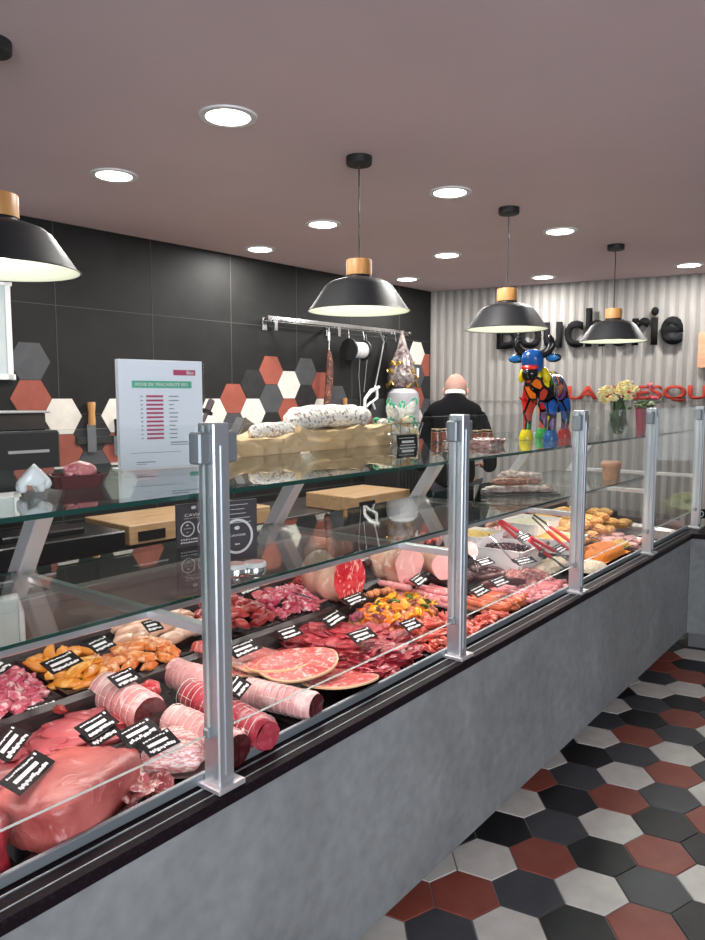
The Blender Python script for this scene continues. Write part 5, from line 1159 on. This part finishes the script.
# ------------------------------------------------------------------ lower shelf things
Z2 = ZL + .0005
def card(A, B, ytop, label, big):
    a, b_ = onz(*A, ZL), onz(*B, ZL); yw = math.atan2(b_.y - a.y, b_.x - a.x); w_ = (b_ - a).length
    zt = onplane(A[0], ytop, a, Vector((math.sin(yw), -math.cos(yw), 0))).z; h_ = zt - ZL
    t = thing('caviar_card', label, 'display card', (a.x, a.y, Z2), yw)
    MB().box((w_, .012, h_), (w_ / 2, .008, h_ / 2), bev=.001, seg=1).build('board', mat('plum_grey_card', (.075, .065, .075), .5), t)
    def ring(cx, cz, r_):
        mb = MB(); mb.lathe([(r_ * .86, 0), (r_ * .86, .001), (r_, .001), (r_, 0)], 40, mtx=Matrix.Translation((cx, .001, cz)) @ Matrix.Rotation(PI / 2, 4, 'X')); mb.build('white_ring', M['ink_white'], t)
        text_mesh('CAVIAR', M['ink_white'], t, 'ring_text', w=r_ * 1.1, h=r_ * .13, depth=.0006, off=.01, loc=(cx - r_ * .55, .0008, cz), rot=(PI / 2, 0, 0))
        mb = MB(); mb.blob((r_ * .36, .001, r_ * .22), (cx, .001, cz + r_ * .48), amp=.1, sub=2).box((r_ * .3, .0008, r_ * .06), (cx, .0012, cz - r_ * .45)).build('ring_emblem', M['ink_white'], t)
    lines = MB()
    if big:
        ring(w_ * .40, h_ * .40, w_ * .46)
        for q in range(5): lines.box((w_ * (.6 + .2 * math.sin(q * 5)), .0008, h_ * .008), (w_ * .42, .0016, h_ * (.93 - q * .075)))
    else:
        ring(w_ * .30, h_ * .42, w_ * .21); ring(w_ * .80, h_ * .42, w_ * .21)
        text_mesh('CAVIAR', M['ink_white'], t, 'title', w=w_ * .62, h=h_ * .07, depth=.0006, off=.01, loc=(w_ * .22, .0008, h_ * .70), rot=(PI / 2, 0, 0))
        lines.blob((w_ * .16, .001, h_ * .08), (w_ * .5, .001, h_ * .90), amp=.1, sub=2)
        lines.box((w_ * .6, .0008, h_ * .008), (w_ * .5, .0016, h_ * .66))
        rnd = random.Random(3)
        for q in range(14): lines.box((w_ * rnd.uniform(.03, .07), .0008, h_ * .03), (w_ * (.12 + (q % 7) * .075), .0016, h_ * (.18 - .07 * (q // 7))), rot=(0, rnd.uniform(-.5, .5), 0))
    lines.build('printed_lines', M['ink_white'], t, smooth=0)
card((178, 549), (211, 544), 505, 'dark plum caviar display card with two white rings, left of the first post', False)
card((224, 562), (258, 557), 502, 'dark plum caviar display card with one large white ring, right of the first post', True)
def tin(px, py, label, r_=.036):
    p = onz(px, py, ZL); t = thing('caviar_tin', label, 'tin', (p.x, p.y, Z2))
    MB().lathe([(0, 0), (r_ * .9, 0), (r_, .004), (r_, .016), (r_ * .96, .019), (0, .019)], 32).build('tin_body', M['chrome'], t)
    MB().lathe([(0, .019), (r_ * 1.02, .019), (r_ * 1.03, .021), (r_ * 1.02, .029), (r_ * .97, .031), (0, .030)], 32).build('lid', M['white'], t)
    MB().lathe([(0, .0305), (r_ * .86, .0305), (r_ * .86, .0318), (0, .0322)], 32).build('lid_label', M['pork_fat'], t)
tin(236, 575, 'small round tin partly behind the first post in front of the caviar card', .030); tin(255, 573, 'small round silver tin with pink lid right of the first post', .030)
p = onz(193, 548, ZL)
tag(MB().prism([(0, 0), (.07, .01), (.10, .03), (.06, .028), (.02, .02)], .003).build('yellow_leaflet', M['pep_y'], loc=tuple(onz(173, 500, ZL + .155)), rot=(.3, 0, -.4)), 'small yellow leaflet lying on top of the left caviar card', 'leaflet')
# dried ham on a dark slate board
pa = onz(520, 494, ZL)
t = thing('slate_board', 'dark slate board under the dried hams on the lower glass shelf', 'board', (pa.x, pa.y, Z2), R_(-45))
MB().box((.36, .16, .008), (0, 0, .004), bev=.002).build('board', M['steel_dark'], t)
for i, (dx, dy, z_, l_, w_, h_, m_, lb) in enumerate([(0, 0, .028, .34, .085, .040, 'dryrind', 'long floury dried ham lying lowest on the slate board'), (-.02, .01, .062, .24, .065, .034, 'dryham', 'brown dried ham lying on the floury one'),
                                                    (.05, .04, .075, .15, .08, .060, 'dryrind', 'knobbly floury dried ham standing behind on the right'), (-.03, .06, .08, .12, .07, .060, 'dryrind', 'knobbly floury dried ham standing behind on the left')]):
    v = Matrix.Rotation(R_(-45), 3, 'Z') @ Vector((dx, dy, 0))
    tag(MB().blob((l_, w_, h_), amp=.14, freq=2.2, seed=i + 90, sub=4, square=.35).build('dried_ham', M[m_], loc=(pa.x + v.x, pa.y + v.y, Z2 + .008 + z_ - .008), rot=(0, 0, R_(-45)), smooth=80), lb, 'dried ham', 'dried hams on the slate board')
# orange tub
p = onz(611, 479, ZL); t = thing('round_tub', 'small orange-pink lidded tub standing alone on the lower glass shelf', 'tub', (p.x, p.y, Z2))
MB().lathe([(0, 0), (.046, 0), (.053, .075), (0, .075)], 32).build('tub', mat('tan_tub', (.52, .24, .12), .5, c2=(.62, .36, .22), scale=30), t)
MB().lathe([(0, .075), (.058, .075), (.060, .080), (.060, .092), (.052, .104), (0, .105)], 32).build('lid', mat('pink_lid', (.72, .36, .24), .45), t)
# green bag and tag on the return counter
p = onz(683, 527, .716)
t = thing('salad_bag', 'bulging clear bag of green salad on the far return counter', 'salad bag', (5.33, 1.02, .7205))
MB().blob((.34, .28, .19), (0, 0, .088), amp=.15, freq=2, seed=3, sub=4).build('green_leaves', mat('salad_green', (.20, .32, .05), .5, c2=(.55, .50, .25), scale=14, bump=.6), t)
t = thing('price_card', 'small black round-logo card at the far right edge on the salad bag', 'price tag', tuple(onz(701, 514, .80)), R_(-35))
MB().box((.07, .004, .06), (.0, 0, .0)).build('card', M['card_black'], t); MB().lathe([(.014, 0), (.019, 0), (.019, .001), (.014, .001)], 24, mtx=Matrix.Translation((0, -.003, 0)) @ Matrix.Rotation(PI / 2, 4, 'X')).build('round_logo', M['ink_white'], t)
# ------------------------------------------------------------------ person behind the counter
hd = Vector((0, 0, EYE)) + ray(455, 390) * 5.0
px_, py_ = hd.x, hd.y
t = thing('person', 'bald man in a black jacket seen from behind, head bent forward, behind the counter', 'person', (px_, py_, 0), math.atan2(py_, px_) - R_(3))
# local +x: away from the camera, facing direction; local y: sideways
skinm = mat('skin_tone', (.42, .17, .125), .6, c2=(.50, .23, .175), scale=9, spec=.3); cloth = mat('black_cloth', (.006, .006, .007), .9, spec=.05); trous = mat('dark_trousers', (.02, .02, .026), .85)
pts = [(0, 0, .92), (-.01, 0, 1.10), (-.02, 0, 1.28), (-.01, 0, 1.40), (.015, 0, 1.475), (.035, 0, 1.53),
       (-.01, .155, 1.36), (.0, .225, 1.13), (.12, .25, .98), (.22, .19, 1.0),
       (-.01, -.155, 1.36), (.0, -.225, 1.13), (.12, -.25, .98), (.22, -.19, 1.0),
       (0, .095, .88), (.01, .10, .48), (-.02, .11, .08), (.10, .12, .04),
       (0, -.095, .88), (.01, -.10, .48), (-.02, -.11, .08), (.10, -.12, .04)]
pts = [(x, y, z + (.075 if z > .9 else .03 if z > .4 else 0)) for x, y, z in pts]
ed = [(0, 1), (1, 2), (2, 3), (3, 4), (4, 5), (3, 6), (6, 7), (7, 8), (8, 9), (3, 10), (10, 11), (11, 12), (12, 13), (0, 14), (14, 15), (15, 16), (16, 17), (0, 18), (18, 19), (19, 20), (20, 21)]
rd = [(.095, .12), (.10, .12), (.09, .12), (.065, .085), .058, .058, .048, .044, .034, .028, .048, .044, .034, .028, .085, .06, .042, .035, .085, .06, .042, .035]
body = skin('body', pts, ed, rd, skinm, t, sub=2)
# head, part of the continuous figure: shaped and joined into the body mesh
bm = bmesh.new(); bm.from_mesh(body.data); tb = bmesh.new(); bmesh.ops.create_uvsphere(tb, u_segments=32, v_segments=24, radius=1)
for v in tb.verts:
    c = v.co.copy(); w_ = .078; d_ = .098; h_ = .118
    if c.z < 0: w_ *= 1 - .22 * abs(c.z) ** 1.5; d_ *= 1 - .12 * abs(c.z)
    x = c.x * d_; y = c.y * w_; z = c.z * h_
    if c.x > .75 and abs(c.y) < .16 and -.25 < c.z < .12: x += .016 * (1 - abs(c.y) / .16)
    if c.x > .6 and .0 < c.z < .18 and .2 < abs(c.y) < .5: x -= .006
    v.co = Vector((x, y, z))
hm = Matrix.Translation((.085, 0, 1.598)) @ Matrix.Rotation(R_(34), 4, 'Y')
bmesh.ops.transform(tb, matrix=hm, verts=tb.verts)
me = bpy.data.meshes.new('t'); tb.to_mesh(me); tb.free(); bm.from_mesh(me); bpy.data.meshes.remove(me)
for s_ in (-1, 1):
    x_ = MB().blob((.030, .016, .058), (0, 0, 0), amp=0, sub=3); me = bpy.data.meshes.new('t'); bmesh.ops.transform(x_.bm, matrix=hm @ Matrix.Translation((-.004, s_ * .080, -.012)) @ Matrix.Rotation(s_ * -.35, 4, 'Z'), verts=x_.bm.verts); x_.bm.to_mesh(me); x_.bm.free(); bm.from_mesh(me); bpy.data.meshes.remove(me)
    # hands with five fingers resting on the bench in front
    for q in range(5):
        f = MB(); b0 = Vector((.235, s_ * (.19 + (.0 if q else -.03)), 1.075))
        if q == 0: pts_ = [b0, b0 + Vector((.03, -s_ * .02, -.01)), b0 + Vector((.055, -s_ * .025, -.025))]
        else: pts_ = [b0 + Vector((.02, s_ * (-.030 + q * .018), 0)), b0 + Vector((.065 + .006 * (2 - abs(q - 2)), s_ * (-.034 + q * .020), -.008)), b0 + Vector((.095 + .008 * (2 - abs(q - 2)), s_ * (-.034 + q * .020), -.03))]
        f.tube(pts_, [.010, .009, .007], 8); me = bpy.data.meshes.new('t'); f.bm.to_mesh(me); f.bm.free(); bm.from_mesh(me); bpy.data.meshes.remove(me)
bm.to_mesh(body.data); bm.free(); body.data.polygons.foreach_set('use_smooth', [True] * len(body.data.polygons))
up = [i for i in range(14) if i not in (0, 4, 5, 9, 13)]
jp = [(0, 0, .84), (-.005, 0, .98), (-.02, 0, 1.16), (-.025, 0, 1.30), (-.015, 0, 1.405), (.005, 0, 1.455), (-.01, .155, 1.355), (.0, .225, 1.12), (.12, .25, .985), (.18, .215, .99), (-.01, -.155, 1.355), (.0, -.225, 1.15), (.12, -.25, .985), (.18, -.215, .99)]
jp = [(x, y, z + .075) for x, y, z in jp] + [(.020, 0, 1.562)]
je = [(0, 1), (1, 2), (2, 3), (3, 4), (4, 5), (4, 6), (6, 7), (7, 8), (8, 9), (4, 10), (10, 11), (11, 12), (12, 13), (5, 14)]
skin('black_jacket', jp, je, [(.17, .20), (.155, .18), (.15, .18), (.145, .175), (.10, .115), .078, .072, .062, .050, .044, .066, .062, .050, .044, (.078, .082)], cloth, t, sub=2)
skin('trousers', [(0, 0, .97), (0, .095, .89), (.01, .10, .48), (-.02, .11, .10), (0, -.095, .89), (.01, -.10, .48), (-.02, -.11, .10)], [(0, 1), (1, 2), (2, 3), (0, 4), (4, 5), (5, 6)], [.14, .105, .078, .062, .105, .078, .062], trous, t, sub=2)
cz = 1.562
MB().lathe([(.066, 0), (.072, .004), (.068, .028), (.061, .030), (.060, .002)], 28, mtx=Matrix.Translation((.012, 0, cz)) @ Matrix.Rotation(R_(12), 4, 'Y')).build('white_collar', M['white'], t)
for s_ in (-1, 1): MB().box((.27, .10, .07), (.045, s_ * .115, .035), bev=.02).build('shoe', M['black'], t)
hr = MB(); tb = bmesh.new(); bmesh.ops.create_uvsphere(tb, u_segments=32, v_segments=24, radius=1)
bmesh.ops.delete(tb, geom=[v for v in tb.verts if v.co.z > .15 or v.co.z < -.62 or v.co.x > .35], context='VERTS')
for v in tb.verts: v.co = Vector((v.co.x * .0995, v.co.y * .0800 * (1 - .10 * max(0, -v.co.z)), v.co.z * .118))
hr.put(tb, 0, hm); hr.build('cropped_hair', mat('cropped_hair', (.34, .20, .16), .8), t, smooth=80)

# ------------------------------------------------------------------ camera
cd = bpy.data.cameras.new('camera'); cam = bpy.data.objects.new('camera', cd); COL.objects.link(cam)
cd.sensor_fit = 'HORIZONTAL'; cd.sensor_width = 36; cd.lens = FPX / 705 * 36; cd.clip_start = .02
cam.location = (0, 0, EYE); fw = ray(CX, CY)
cam.rotation_euler = fw.to_track_quat('-Z', 'Y').to_euler()
SC.camera = cam
SC.view_settings.view_transform = 'Standard'; SC.view_settings.look = 'None'; SC.view_settings.exposure = 0; SC.view_settings.gamma = 1
try:
    SC.cycles.transparent_max_bounces = 24; SC.cycles.max_bounces = 8; SC.cycles.use_denoising = True; SC.cycles.sample_clamp_indirect = 6
except Exception: pass
